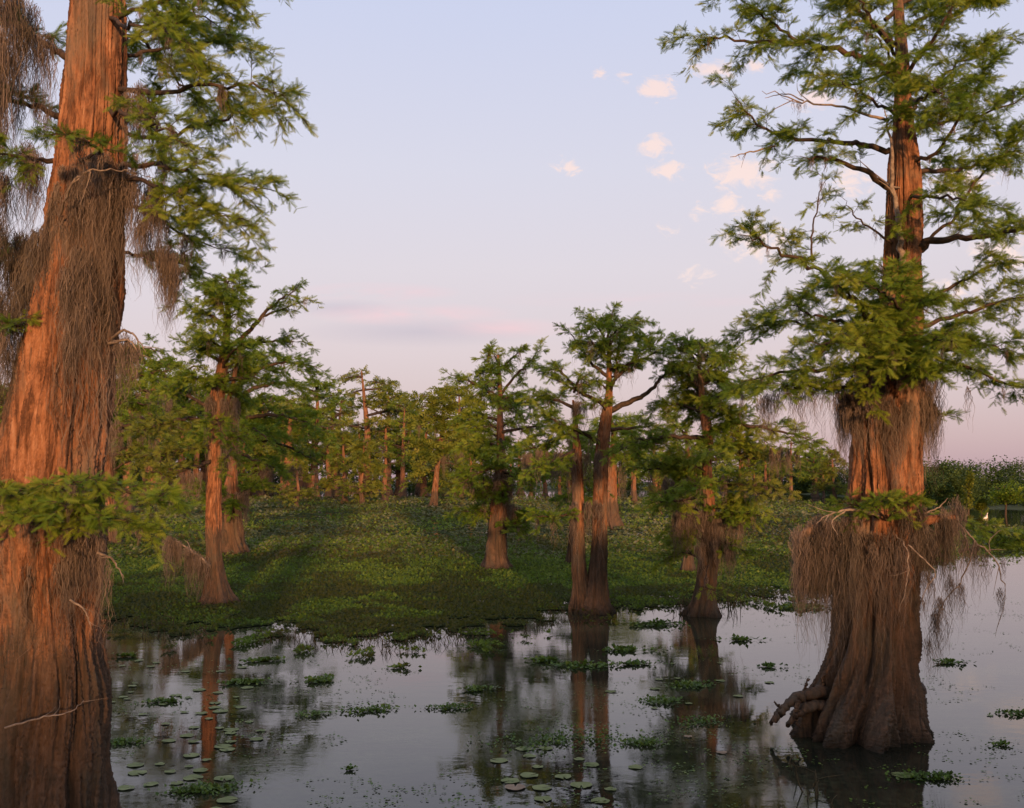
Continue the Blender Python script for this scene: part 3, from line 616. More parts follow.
C = mid_tree(215, 605, 'slim leaning cypress with an orange trunk and a mossy stub hanging left at its foot',
    [[(218, 606, 19), (217, 590, 14), (214, 560, 10.5), (214, 500, 9), (215, 450, 8.5), (217, 400, 9), (222, 370, 7), (226, 340, 5), (228, 310, 3.4), (225, 278, 2)],
     [(218, 440, 3.2), (227, 405, 3), (234, 380, 2.6), (238, 350, 1.6)]],
    [([(224, 352), (245, 335), (262, 316), (280, 300), (295, 290)], 2.6, 22, 12, .55), ([(262, 316), (285, 308), (308, 300)], 1.2, 14, 8, .3),
     ([(226, 330), (212, 316), (195, 310, .3), (184, 302, .4)], 1.8, 24, 12), ([(226, 315), (212, 296, -.4), (202, 284, -.5)], 1.6, 24, 12), ([(226, 308), (238, 290, .4), (240, 278, .5)], 1.5, 20, 11),
     ([(226, 325), (222, 305, -.8), (215, 292, -1.4)], 1.5, 24, 12), ([(222, 362), (202, 352, -.3), (188, 345, -.3)], 1.8, 22, 10), ([(224, 360), (246, 346, .3), (275, 340, .6), (296, 342, .6)], 2, 24, 12),
     ([(222, 368), (232, 352, -1), (245, 345, -1.6)], 1.6, 26, 12), ([(220, 385), (200, 378, -.6), (182, 382, -1)], 1.8, 26, 10), ([(222, 380), (250, 378, -.5), (272, 380, -1)], 1.8, 26, 12), ([(222, 350), (212, 340, -1), (204, 335, -1.6)], 1.6, 24, 12),
     ([(214, 425), (190, 418, -.8), (160, 425, -1.4), (135, 432, -1.8)], 2.2, 28, 14, .3, dict(leaf=M_LEAFY)), ([(214, 445), (185, 450, -.5), (155, 455, -1)], 2, 26, 13, .3, dict(leaf=M_LEAFY)), ([(214, 460), (190, 468, -1), (168, 474, -1.4), (145, 470, -2)], 1.8, 22, 12, .25, dict(leaf=M_LEAFY)), ([(215, 430), (230, 450, -1), (225, 462, -1.5)], 1.5, 18, 8, .25, dict(leaf=M_LEAFY)), ([(214, 410), (185, 395, .3), (160, 385, .6)], 2, 30, 12)],
    mosses=[(166, 208, (536, 562), 25, 75, 34, -.2), (207, 240, 400, 30, 100, 12, -.3), (160, 200, 475, 20, 60, 8, -1)], dead=[([(210, 566, -.3), (190, 550, -.2), (168, 536, -.1)], 1.3)], seed=21, auto=(18, 38, .45))
D = mid_tree(234, 556, 'mossy stump-footed cypress directly behind the slim orange trunk, with dark drooping crown',
    [[(234, 556, 15), (233, 540, 12.5), (232, 515, 11), (231, 492, 9), (233, 460, 5), (237, 415, 4.5), (240, 385, 3), (242, 360, 1.5)]],
    [([(237, 412), (250, 390), (276, 383, .5), (300, 387, .8), (325, 396, 1)], 2.4, 30, 14, .35), ([(240, 385), (262, 368, -.5), (290, 362, -.8), (318, 368, -1)], 2, 30, 14), ([(238, 420), (270, 415, -1), (300, 420, -1.6), (322, 430, -2)], 2, 30, 14), ([(236, 440), (265, 440, .5), (295, 450, .8), (315, 460, 1)], 2, 26, 12),
     ([(236, 445), (215, 435), (198, 440)], 2, 22, 8), ([(236, 450), (260, 462, -1), (280, 470, -1.4)], 1.8, 24, 10), ([(240, 380), (236, 365), (250, 352)], 1.5, 24, 10), ([(237, 425), (255, 430, -2), (268, 440, -3)], 1.8, 26, 10)],
    flen=.23, dens=14, mosses=[(226, 250, 430, 20, 70, 10, -.3), (222, 248, 495, 20, 50, 12, -.6), (255, 320, 470, 15, 45, 12, 0)], seed=31, tint0=.38, auto=(16, 45, .3))
E = mid_tree(497, 570, 'stout cypress standing alone in the green mat left of the twin trunked cypress',
    [[(497, 571, 18), (496, 560, 14), (496, 545, 12.5), (498, 520, 11.5), (500, 490, 9.5), (501, 460, 6), (500, 420, 4), (500, 390, 3), (498, 355, 1.5)]],
    [([(499, 402), (485, 390), (466, 380), (449, 374)], 1.6, 16, 12, .35), ([(498, 375), (488, 362), (490, 350)], 1.2, 17, 9), ([(498, 372), (512, 358), (520, 352)], 1.2, 15, 9), ([(499, 395), (516, 375), (532, 360), (538, 350)], 1.4, 17, 13),
     ([(500, 412), (528, 402, .5), (552, 398, .9)], 1.6, 22, 12), ([(500, 432), (525, 428, -1), (552, 425, -1.5)], 1.6, 24, 13), ([(500, 448), (480, 440, -.6), (464, 446, -1)], 1.6, 22, 12), ([(500, 465), (478, 474, -1), (460, 484, -1.6)], 1.6, 22, 13), ([(500, 458), (528, 462, .3), (556, 462, .5)], 1.6, 24, 13),
     ([(500, 420), (478, 415, .8), (462, 420, 1.4)], 1.6, 20, 10), ([(500, 440), (505, 445, -1.6), (500, 455, -2.6)], 1.6, 24, 12), ([(500, 470), (520, 480, -1), (532, 486, -1.5)], 1.4, 20, 11), ([(500, 400), (505, 405, -1.5), (515, 410, -2.4)], 1.4, 22, 11), ([(506, 505), (525, 512), (548, 518), (566, 518)], 1.2, 15, 10, .4), ([(499, 385), (494, 380, -1), (485, 385, -2)], 1.2, 18, 10)],
    flen=.19, dens=18, mosses=[(484, 512, 478, 20, 60, 14, -.5), (505, 540, (505, 516), 15, 40, 12, 0), (455, 500, 475, 10, 40, 14, -.6), (525, 560, 465, 15, 40, 10, 0)], seed=41, auto=(24, 36, .3))
Ff = mid_tree(592, 612, 'twin trunked cypress in the middle, two stems rising from one foot',
    [[(594, 612, 20), (595, 600, 15), (597, 580, 12), (599, 550, 10), (600, 510, 9), (601, 470, 8.5), (603, 440, 8), (607, 410, 6.5), (609, 390, 4.5), (609, 365, 3), (608, 335, 1.6)],
     [(583, 610, 13), (581, 590, 10), (579, 560, 8.5), (578, 500, 7.5), (577, 460, 6.5), (576, 435, 4), (575, 415, 2.6), (573, 400, 1.2)]],
    [([(610, 411), (634, 400), (651, 390), (665, 373), (678, 358)], 2.8, 22, 12, .65), ([(604, 404), (590, 397), (576, 390), (556, 380)], 2.2, 22, 14, .4), ([(600, 444), (583, 433, -.4), (562, 425, -.8), (543, 413, -1)], 2.6, 28, 16, .35), ([(607, 454), (623, 448, -.3), (644, 445, -.6), (660, 440, -.8)], 2.6, 24, 14, .4),
     ([(609, 378), (592, 364), (582, 350), (572, 335)], 1.8, 22, 14), ([(610, 392), (616, 373, -.3), (617, 355, -.5), (620, 335, -.6)], 1.8, 22, 14), ([(615, 380), (628, 366), (640, 352), (655, 345)], 1.6, 22, 14, .2), ([(608, 348), (600, 330), (588, 318)], 1.3, 20, 13, .1), ([(609, 346), (624, 328), (640, 322)], 1.3, 20, 13, .1), ([(608, 340), (610, 325), (612, 316)], 1.2, 20, 11, .1),
     ([(609, 360), (595, 345, -1), (585, 335, -1.5)], 1.3, 22, 13), ([(609, 355), (630, 340, .8), (650, 335, 1.4)], 1.4, 22, 13), ([(610, 370), (640, 360, -.8), (660, 350, -1.4)], 1.4, 20, 13, .45), ([(609, 352), (612, 335, -1.2), (625, 325, -2)], 1.3, 20, 12),
     ([(576, 432), (560, 438, .5), (540, 446, .8), (524, 450, 1)], 2, 26, 13), ([(575, 408), (555, 400, .5), (535, 396, .8)], 1.8, 24, 12), ([(574, 385), (560, 372), (545, 368)], 1.4, 20, 10), ([(574, 392), (580, 378, -.5), (588, 385, -1)], 1.4, 16, 8), ([(576, 450), (556, 460, -1), (535, 468, -1.6)], 1.8, 22, 12), ([(577, 512), (556, 516, -.6), (534, 516, -1)], 1.4, 18, 11, .3), ([(604, 430), (630, 428, .6), (655, 425, 1)], 2, 22, 10, .4)],
    mosses=[(560, 600, 455, 20, 70, 12, -.4), (573, 602, 505, 20, 80, 14, -.4), (520, 560, 455, 15, 40, 12, .2), (570, 590, 405, 20, 60, 8, 0)], seed=51, auto=(5, 26, .7))
Gt = mid_tree(703, 615, 'bushy cypress with foliage almost down to the water, right of the twin trunked one',
    [[(702, 617, 20), (704, 600, 14), (707, 575, 13), (711, 540, 12), (709, 505, 8), (707, 470, 6), (708, 440, 6), (705, 415, 6), (702, 395, 4), (700, 375, 2.5), (698, 350, 1.3)]],
    [([(700, 388), (686, 372), (668, 362)], 1.5, 20, 11), ([(700, 382), (716, 362), (736, 350)], 1.5, 22, 13), ([(699, 368), (690, 350), (688, 342)], 1.2, 16, 9), ([(699, 365), (705, 350, -1), (700, 345, -1.6)], 1.2, 16, 9), ([(704, 402), (735, 388, .5), (770, 378, .8)], 2, 26, 14), ([(704, 405), (725, 395, -1), (745, 388, -1.8)], 1.8, 24, 13), ([(704, 412), (680, 405, .3), (655, 408, .5)], 1.8, 24, 12),
     ([(707, 430), (740, 425, -.3), (780, 432, -.6), (812, 440, -.8)], 2.2, 28, 17), ([(707, 438), (672, 436, -.5), (640, 440, -.9), (620, 446, -1)], 2.2, 24, 16), ([(708, 458), (750, 458, .5), (795, 462, .9)], 2, 28, 15, .25, dict(leaf=M_LEAFY)), ([(708, 470), (672, 470, .5), (640, 468, .8)], 2, 24, 12), ([(708, 480), (742, 485, -1), (778, 488, -1.6)], 1.8, 24, 14, .3, dict(leaf=M_LEAFY)),
     ([(708, 495), (678, 500, -1), (655, 502, -1.6)], 1.8, 22, 13), ([(708, 450), (710, 452, -1.4), (720, 458, -2.4)], 1.8, 24, 12), ([(708, 480), (700, 485, -1.4), (690, 492, -2.3)], 1.8, 22, 12), ([(712, 535), (730, 545, -.8), (752, 552, -1.2)], 1.4, 16, 10), ([(710, 505), (735, 512, -1), (760, 515, -1.6)], 1.6, 20, 12), ([(710, 560), (705, 585, -1.3), (720, 590, -1.6)], .8, 10, 5)],
    mosses=[(672, 745, 515, 20, 80, 36, -.7), (650, 765, 480, 15, 50, 22, -.6), (690, 735, 545, 20, 50, 18, -.9), (770, 800, 450, 15, 50, 8, -.4)], seed=61, auto=(30, 50, .22), tint0=.62)
# trunk seen in the gap left of the bushy one
G2 = mid_tree(690, 573, 'thin reddish cypress half hidden just behind the bushy one',
    [[(688, 574, 9), (688, 560, 6), (689, 530, 5.5), (690, 500, 4.5), (688, 460, 3), (686, 430, 1.6)]],
    [([(688, 470), (670, 460), (655, 462)], 1.2, 18, 9), ([(688, 455), (700, 440), (712, 432)], 1.2, 18, 9), ([(687, 440), (678, 425), (672, 418)], 1, 16, 8), ([(689, 490), (672, 495, -.5), (655, 500, -.7)], 1, 16, 8)], flen=.22, dens=14, mosses=[(670, 705, 500, 15, 50, 12, -.2)], seed=71)
F2 = mid_tree(571, 565, 'thin dark bare-footed cypress peeking out left of the twin trunks',
    [[(570, 566, 5.5), (571, 550, 4), (572, 520, 3.2), (573, 480, 2.6), (570, 440, 1.6)]],
    [([(573, 480), (560, 470), (548, 468)], .8, 14, 7), ([(572, 460), (585, 450), (595, 448)], .8, 14, 7), ([(571, 445), (565, 435), (560, 425)], .7, 14, 7)], flen=.22, dens=14, seed=75)
K1 = mid_tree(612, 529, 'grey mossy cypress with a ragged trunk just right of the twin trunks, farther back',
    [[(612, 530, 14), (611, 518, 10), (611, 500, 8), (612, 470, 6), (613, 440, 3), (612, 420, 1.5)]],
    [([(612, 460), (628, 452), (640, 455)], 1.2, 18, 9), ([(612, 445), (600, 432), (592, 430)], 1.2, 16, 8), ([(612, 440), (622, 425), (632, 420)], 1, 16, 8)], flen=.45, dens=7, mosses=[(600, 626, 455, 20, 70, 16, 0)], seed=77)
L1 = mid_tree(118, 545, 'dark trunked mossy cypress right behind the massive left one',
    [[(112, 546, 12), (110, 520, 9), (106, 470, 8.5), (103, 420, 8), (104, 380, 6), (108, 350, 3)]],
    [([(106, 400), (130, 380), (155, 372), (172, 370)], 2, 26, 13), ([(105, 385), (118, 362), (135, 355)], 1.6, 24, 12), ([(106, 430), (135, 425, -1), (165, 425, -1.6), (188, 430, -2)], 2, 26, 15, .25, dict(leaf=M_LEAFY)), ([(106, 410), (125, 402, -1.4), (150, 405, -2)], 1.8, 24, 12),
     ([(107, 455), (135, 455, -1), (165, 462, -1.8)], 1.8, 24, 13, .25, dict(leaf=M_LEAFY)), ([(106, 385), (90, 375), (75, 380)], 1.6, 20, 8), ([(107, 370), (140, 350, .8), (165, 352, 1.2)], 1.6, 24, 11)],
    flen=.19, dens=17, mosses=[(105, 160, 425, 20, 75, 26, -.5), (120, 175, 395, 15, 60, 16, -.3)], seed=81, auto=(16, 50, .35))
H1 = mid_tree(437, 507, 'straight orange trunked cypress with layered flat branches, left of the lone stout one',
    [[(432, 508, 6), (434, 500, 4), (437, 470, 3), (441, 440, 2.4), (443, 415, 1.6), (443, 398, 1)]],
    [([(443, 402), (425, 396), (412, 400)], 1, 14, 8), ([(443, 400), (460, 395), (474, 398)], 1, 14, 8), ([(443, 402), (446, 396), (455, 390)], .8, 12, 6), ([(442, 418), (425, 414), (412, 420)], 1, 12, 7), ([(442, 420), (460, 416), (475, 422)], 1, 12, 7), ([(441, 436), (458, 438), (468, 448)], 1, 12, 7), ([(440, 440), (424, 442), (412, 450)], 1, 12, 7), ([(438, 462), (455, 465), (466, 475)], .9, 12, 6), ([(437, 470), (422, 472), (412, 480)], .9, 12, 6)],
    auto=(10, 22, .35), lod=0, flen=.9, dens=4, leaf=M_LEAFY, seed=91, mossl=2.2, mosses=[(418, 470, 425, 10, 35, 14, 0), (420, 465, 455, 10, 35, 14, 0)])

# ------------------------------------------------------------------ distant cypresses: five kinds, copied
def auto_tree(Hh, r, cw, cb, seed, leaf, style):
    """Hh height m, r foot radius, cw crown half width, cb crown base fraction"""
    g = np.random.default_rng(seed); root = empty('distant_cypress', (0, 0, 0))
    lean = g.normal(0, .03, 2) * Hh; zz = np.array([-.4, 0, .08, .25, .5, .75, 1]) ; rr = np.array([1.1, 1, .62, .42, .34, .22, .06]) * r
    pts = [(lean[0] * max(z, 0) ** 2 + g.normal(0, .1), lean[1] * max(z, 0) ** 2, z * Hh if z > 0 else z, q) for z, q in zip(zz, rr)]
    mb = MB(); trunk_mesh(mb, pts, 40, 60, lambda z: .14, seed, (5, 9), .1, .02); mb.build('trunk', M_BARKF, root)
    w = MB(); lf = MB(); ms = MB(); q = smooth_path(np.array(pts), 60)
    levels = {'flat': 6, 'bushy': 9, 'young': 9, 'tall': 8, 'broken': 5}[style]
    for lv in range(levels):
        h = cb + (1 - cb) * (lv + .3 * g.random()) / (levels - .6); i = min(int(np.interp(h * Hh, q[:, 2], np.arange(60))), 59); c = q[i, :3]
        prof = {'flat': .55 + .45 * sin(pi * min(1, (h - cb) / (1 - cb) * 1.15)), 'bushy': 1 - .6 * abs((h - cb) / (1 - cb) - .45), 'young': 1.05 - (h - cb) / (1 - cb) * .85, 'tall': .95 - .5 * (h - cb) / (1 - cb), 'broken': .4 + .6 * g.random()}[style]
        for b in range(3 if style != 'bushy' else 4):
            a = g.uniform(0, 2 * pi); L = cw * prof * g.uniform(.6, 1.15); up = {'flat': .12, 'bushy': .3, 'young': .05, 'tall': .2, 'broken': .25}[style]
            e = c + np.array([cos(a) * L, sin(a) * L, L * (up + g.normal(0, .12))]); mid = (c + e) / 2 + np.array([0, 0, L * g.uniform(-.05, .14)])
            path = smooth_path(np.array([c, mid, e]), 8); tube(w, path, np.linspace(r * .16, r * .04, 8), 4)
            foliate(w, lf, path, L * .42, 7, 0, .5 if Hh > 9 else .36, 5 if Hh > 9 else 8, .4, .16, .5 + g.normal(0, .12), .1, .02)
            if g.random() < .75: moss_line(ms, path, Hh * .09, 3, .22, 7, .05, .2)
    w.build('branches', M_TWIG, root); lf.build('crown', leaf, root, False); ms.build('hanging_moss', M_MOSS, root, False)
    return root
PROT = {'flat': (auto_tree(15, .9, 4.6, .42, 101, M_LEAFY, 'flat'), 15), 'bushy': (auto_tree(13, 1.0, 4.4, .28, 102, M_LEAF, 'bushy'), 13), 'young': (auto_tree(6, .35, 2.3, .18, 103, M_LEAFY, 'young'), 6),
        'tall': (auto_tree(16, .9, 3.6, .38, 104, M_LEAF, 'tall'), 16), 'broken': (auto_tree(10, 1.0, 3.2, .35, 105, M_LEAFY, 'broken'), 10), 'flatb': (auto_tree(14, .8, 5.0, .5, 106, M_LEAFY, 'flat'), 14)}
first = {k: True for k in PROT}
FAR = [  # px, base y, top y, kind, label
    (128, 512, 352, 'tall', 'tall distant cypress whose top shows just right of the massive left trunk'),
    (158, 503, 362, 'bushy', 'rounded distant cypress between the massive left trunk and the slim orange trunk'),
    (182, 498, 368, 'flatb', 'flat topped distant cypress hidden mostly behind the slim orange trunk'),
    (262, 497, 398, 'bushy', 'dark rounded distant cypress right behind the stump-footed one'),
    (288, 502, 410, 'broken', 'sparse mossy distant cypress under the dark drooping crown'),
    (314, 497, 385, 'bushy', 'wide trunked mossy distant cypress at the right end of the dark drooping crown'),
    (338, 494, 396, 'flat', 'pale green distant cypress just left of the tall flat topped one'),
    (362, 505, 440, 'young', 'small yellow green young cypress with orange foot below the tall flat topped one'),
    (345, 504, 432, 'young', 'small green young cypress left of the orange footed sapling'),
    (368, 498, 371, 'flat', 'tallest flat topped distant cypress on the skyline left of centre'),
    (388, 495, 385, 'flatb', 'distant cypress with an open gappy top right of the tallest flat topped one'),
    (403, 499, 404, 'tall', 'narrow dark distant cypress with mossy trunk in the low saddle of the skyline'),
    (420, 494, 408, 'flatb', 'low spreading distant cypress touching the orange trunked layered one'),
    (459, 492, 391, 'flatb', 'distant cypress with tiered top right behind the layered orange trunked one'),
    (472, 503, 440, 'young', 'small distant cypress at the left foot of the lone stout cypress'),
    (452, 500, 445, 'young', 'yellowish young cypress between the layered one and the lone stout one'),
    (520, 494, 440, 'broken', 'ragged distant cypress seen between the lone stout cypress and the twin trunks'),
    (545, 497, 446, 'bushy', 'low bushy distant cypress left of the twin trunks'),
    (634, 504, 432, 'flatb', 'distant cypress with a bare pale orange trunk between twin trunks and the bushy cypress'),
    (655, 500, 438, 'broken', 'broken topped distant cypress beside the left side of the bushy cypress'),
    (660, 515, 470, 'young', 'knee high young cypress left of the thin reddish cypress'),
    (742, 500, 428, 'bushy', 'distant cypress showing through the right side of the bushy cypress'),
    (765, 497, 440, 'flatb', 'distant cypress whose base stands at the far end of the bright green mat'),
    (790, 503, 436, 'tall', 'narrow distant cypress seen through the moss left of the right hand cypress'),
    (815, 498, 442, 'bushy', 'green distant cypress just left of the upper moss curtain'),
    (833, 500, 450, 'young', 'small distant cypress close to the left edge of the right hand trunk'),
    (90, 503, 372, 'bushy', 'dark distant cypress mostly hidden by the massive left trunk'),
    (205, 495, 392, 'broken', 'mossy distant cypress between the slim orange trunk and the stump-footed one'),
    (245, 499, 430, 'young', 'small distant cypress at the right of the stump-footed one'),
    (298, 508, 450, 'young', 'small reddish young cypress in front of the wide mossy one'),
    (424, 497, 430, 'broken', 'mossy stub topped distant cypress left of the layered one'),
    (385, 503, 446, 'broken', 'short mossy distant cypress right of the yellow green sapling'),
    (580, 500, 448, 'broken', 'low distant cypress seen between the twin stems'),
]
for px, by, ty, kind, lab in FAR:
    pr, ph = PROT[kind]; Y = YB(by); h = P(px, ty, Y)[2]
    o = pr if first[kind] else copy_tree(pr); first[kind] = False
    o.location = ((px - 512) / F * Y, Y, 0); o.rotation_euler = (0, 0, R.uniform(0, 6.28)); s = h / ph; sx = s if kind != 'tall' else s
    o.scale = (sx * R.uniform(.9, 1.15), sx * R.uniform(.9, 1.15), s); tag(o, lab, 'tree', 'distant cypresses across the swamp')
# a looser row far behind, alike and half hidden
ROWS = [(-60, 120, 8, 'one of the many alike cypresses far back behind the massive left trunk'), (120, 330, 15, 'one of the many alike cypresses far back behind the slim orange trunk'),
        (330, 480, 11, 'one of the alike hazy cypresses far back under the skyline left of centre'), (480, 640, 8, 'one of the alike low cypresses far back behind the twin trunked cypress'), (640, 860, 11, 'one of the alike low cypresses far back behind the bushy cypress')]
for x0, x1, n, lab in ROWS:
    for k in range(n):
        px = x0 + (x1 - x0) * (k + R.random()) / n; by = R.uniform(493, 499); kind = ['flat', 'bushy', 'tall', 'broken', 'flatb'][R.integers(5)]
        ty = np.interp(px, [-60, 120, 300, 330, 400, 480, 520, 640, 860], [380, 385, 398, 405, 415, 425, 446, 448, 448]) + R.uniform(0, 22)
        pr, ph = PROT[kind]; Y = YB(by); h = P(px, ty, Y)[2]; o = copy_tree(pr); o.location = ((px - 512) / F * Y, Y, 0); o.rotation_euler = (0, 0, R.uniform(0, 6.28)); s = h / ph
        o.scale = (s * R.uniform(.9, 1.3), s * R.uniform(.9, 1.3), s); tag(o, lab, 'tree', lab.replace('one of the ', ''))

# ------------------------------------------------------------------ wooded far shore
def crown_blob(mb, c, rx, rz, n, size, tint):
    a = nrm(R.normal(0, 1, (n, 3))); rr = R.uniform(.55, 1.05, n)[:, None]; lump = 1 + .22 * np.sin(a[:, :1] * 7 + c[0]) * np.sin(a[:, 2:] * 6 + c[1])
    p = c + a * rr * lump * np.array([rx, rx, rz]); yaw = R.uniform(0, 6.28, n)
    leaves(mb, p, yaw, R.normal(.1, .6, n), size * R.uniform(.6, 1.3, n), np.clip(tint + R.normal(0, .15, n), 0, 1), 1.1)
mb = MB(); tr = MB()
for k in range(420):
    u0 = R.uniform(.15, .96); back = R.choice([8, 16, 28]) + R.uniform(-4, 4); q = shore_xy(np.array([u0]), back)[0]; Y = q[1]
    px = proj_px(q[0], Y); topy = np.interp(px, [-400, 300, 590, 800, 930, 1024, 1500], [440, 446, 451, 453, 461, 460, 456]) + R.uniform(-2, 10) + (0 if back > 14 else 10)
    h = max(P(512, topy, Y)[2], 2.5); rx = h * R.uniform(.22, .36); n = 520 if px > 820 else 240; ls = h * (.05 if px > 820 else .075)
    crown_blob(mb, np.array([q[0], Y, h * .66]), rx, h * .36, n, ls, R.uniform(.2, .75)); crown_blob(mb, np.array([q[0] + R.normal(0, rx * .4), Y - .5, h * .36]), rx * .9, h * .3, n // 2, ls, R.uniform(.15, .5)); crown_blob(mb, np.array([q[0] + R.normal(0, rx), Y - 2.0, h * .14]), rx * 1.2, h * .16, n // 2, ls, R.uniform(.1, .5))
    if back < 14: 0 and tube(tr, [[q[0], Y - rx, 0], [q[0] + .2, Y - rx, h * .3], [q[0] + .3, Y - rx * .6, h * .7]], [h * .018, h * .014, h * .008], 5)
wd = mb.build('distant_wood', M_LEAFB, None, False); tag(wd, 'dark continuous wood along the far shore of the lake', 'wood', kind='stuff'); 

def shore_tree(px, base, top, w, label, leaf, kind='round'):
    Y = YB(base); h = P(px, top, Y)[2]; x = (px - 512) / F * Y; rt = empty('shore_tree', (x, Y, 0), label, 'tree', 'trees standing out along the far right shore'); s = Y / F
    t = MB(); tube(t, smooth_path([[0, 0, -.1], [.1, 0, h * .4], [0, .1, h * .85]], 8), np.linspace(.16, .05, 8) * h / 5, 7)
    for k in range(7): a = R.uniform(0, 6.28); z = h * R.uniform(.3, .7); tube(t, [[0, 0, z], [cos(a) * w * s * .4, sin(a) * w * s * .4, z + h * .15]], [.04, .015], 4)
    c = MB()
    for k in range(9 if kind == 'round' else 6):
        a = R.uniform(0, 6.28); rr = w * s * R.uniform(.1, .6); z = h * (R.uniform(.35, .82) if kind == 'round' else R.uniform(.2, .9))
        crown_blob(c, np.array([cos(a) * rr, sin(a) * rr, z]), w * s * .45, h * .2, 260, .22, R.uniform(.3, .7))
    t.build('trunk', M_TWIG, rt); c.build('crown', leaf, rt, False)
shore_tree(1003, 515, 480, 24, 'broad rounded bright green tree at the water edge on the far right shore', M_LEAF)
shore_tree(966, 512, 470, 9, 'pale tall thin tree standing out against the dark far wood', M_LEAFY, 'thin')
shore_tree(979, 514, 495, 8, 'small yellow bush tree at the far shore just behind the post with the bird', M_LEAFY, 'thin')
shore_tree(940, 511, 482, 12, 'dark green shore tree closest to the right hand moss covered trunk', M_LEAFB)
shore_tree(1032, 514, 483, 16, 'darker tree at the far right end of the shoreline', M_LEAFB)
# wooden stub with a white bird
Y = YB(526); pr = MB(); x = (984 - 512) / F * Y; sc = Y / F
tube(pr, smooth_path([[0, 0, -.3], [.02, 0, .4], [0, .02, 11 * sc]], 8), np.array([1.5, 1.45, 1.4, 1.45, 1.35, 1.4, 1.3, 1.2]) * sc, 9)
pr.add(np.array([[cos(a) * 1.2 * sc, sin(a) * 1.2 * sc + .02, 11 * sc] for a in np.arange(8) * pi / 4]), f4=[[0, 1, 2, 3], [0, 3, 4, 7], [4, 5, 6, 7]])
sp = pr.build('wooden_post', M_DEAD); sp.location = (x, Y, 0); tag(sp, 'weathered stub of a dead tree standing in the channel by the far right shore', 'post')
bb = MB(); tube(bb, smooth_path([[-.12, 0, -.02], [0, 0, .06], [.14, 0, .10], [.20, 0, .28], [.22, 0, .42], [.30, 0, .44]], 16), np.array([.01, .03, .06, .08, .09, .09, .085, .07, .045, .03, .026, .024, .03, .034, .02, .004]), 8)
for sx in (0.02, .07): tube(bb, [[.05 + sx, 0, .06], [.05 + sx, 0, -.14]], .008, 4)
bo = bb.build('egret', M_WHITE); bo.location = (x - 2.6 * sc, Y - .1, 7 * sc); tag(bo, 'small white bird perched at the dead stub near the far right shore', 'bird')
nb = MB(); tube(nb, [[x - 4 * sc, Y - .1, 5.6 * sc], [x - .6 * sc, Y - .03, 5.2 * sc]], [.03, .05], 5); lb_ = nb.build('snag', M_DEAD, sp); lb_.location = (-x, -Y, 0)

# ------------------------------------------------------------------ the wood behind the viewer (throws the low evening shadow on the near trunks)
mb = MB()
for k in range(150):
    x = -75 + 150 * (k + R.random()) / 150; y = -60 - R.choice([0, 5, 10]) + R.uniform(-2, 2); h = 7.4 + R.normal(0, .45)
    crown_blob(mb, np.array([x, y, h * .68]), h * .3, h * .32, 300, .9, .5); crown_blob(mb, np.array([x, y, h * .3]), h * .3, h * .34, 220, .9, .5)
    tube(mb, [[x, y, 0], [x, y, h * .7]], [.25, .1], 6)
tag(mb.build('shore_wood', M_LEAFB, None, False), 'dense wood on the shore behind the viewer, out of the picture', 'wood', kind='stuff')
mb = MB(); mb.add([[-400, -400, .3], [400, -400, .3], [400, -56, .3], [-400, -56, .3], [-400, -50, -.2], [400, -50, -.2]], f4=[[0, 1, 2, 3], [3, 2, 5, 4]]); tag(mb.build('ground', M_BANK), kind='structure')

# ------------------------------------------------------------------ lily pads and floating clumps on the open water
def pad_mesh(seed, mat):
    g = np.random.default_rng(seed); n = 26; th = np.linspace(.16, 2 * pi - .16, n); r = .15 * (1 + .04 * np.sin(3 * th + g.uniform(0, 6)) + .03 * g.normal(0, 1, n))
    inner = np.stack([np.cos(th) * r * .6, np.sin(th) * r * .6, np.full(n, .003)], 1); outer = np.stack([np.cos(th) * r, np.sin(th) * r, .007 + .006 * np.sin(4 * th + g.uniform(0, 6))], 1)
    v = np.vstack([[[.0, 0, .002]], inner, outer]); f3 = [[0, 1 + i, 2 + i] for i in range(n - 1)]; f4 = [[1 + i, 1 + n + i, 2 + n + i, 2 + i] for i in range(n - 1)]
    m = MB(); m.add(v, f3, f4); o = m.build('lily_pad', mat); return o
pads = [pad_mesh(s, M_PAD) for s in (1, 2, 3)]; padso = [pad_mesh(9, M_PADO)]; usedp = set()
def pad(px, py, s, label, group=None, old=False):
    lst = padso if old else pads; src = lst[R.integers(len(lst))]
    if src.name in usedp: o = src.copy(); COL.objects.link(o)
    else: o = src; usedp.add(src.name)
    p = G(px, py); o.location = (p[0], p[1], .006 + R.uniform(0, .004)); o.rotation_euler = (0, 0, R.uniform(0, 6.28)); o.scale = (s * .62, s * .62, .5)
    if 'group' in o.keys(): del o['group']
    tag(o, label, 'lily pad', group)
def padgroup(n, cx, cy, sx, sy, s0, s1, label, group):
    pts = []; t = 0
    while len(pts) < n and t < 4000:
        t += 1; p = np.array([R.normal(cx, sx), R.normal(cy, sy)])
        w = G(*p)
        if p[1] < 655 or p[1] > 830: continue
        if all(np.hypot(*(w - q)[:2]) > .21 * s1 for q in pts): pts.append(w); pad(p[0], p[1], R.uniform(s0, s1), label, group)
padgroup(34, 205, 722, 26, 26, .55, 1.25, 'round green lily pad among those floating in front of the slim orange trunk reflection', 'lily pads below the slim orange cypress')
padgroup(16, 180, 775, 30, 16, .6, 1.2, 'round green lily pad near the bottom edge right of the massive left trunk', 'lily pads at the bottom left')
padgroup(16, 560, 772, 34, 15, .7, 1.3, 'round lily pad floating at the bottom below the twin trunk reflection', 'lily pads at the bottom centre')
padgroup(12, 700, 690, 40, 22, .5, 1.0, 'small lily pad on the dark reflection of the bushy cypress', 'lily pads below the bushy cypress')
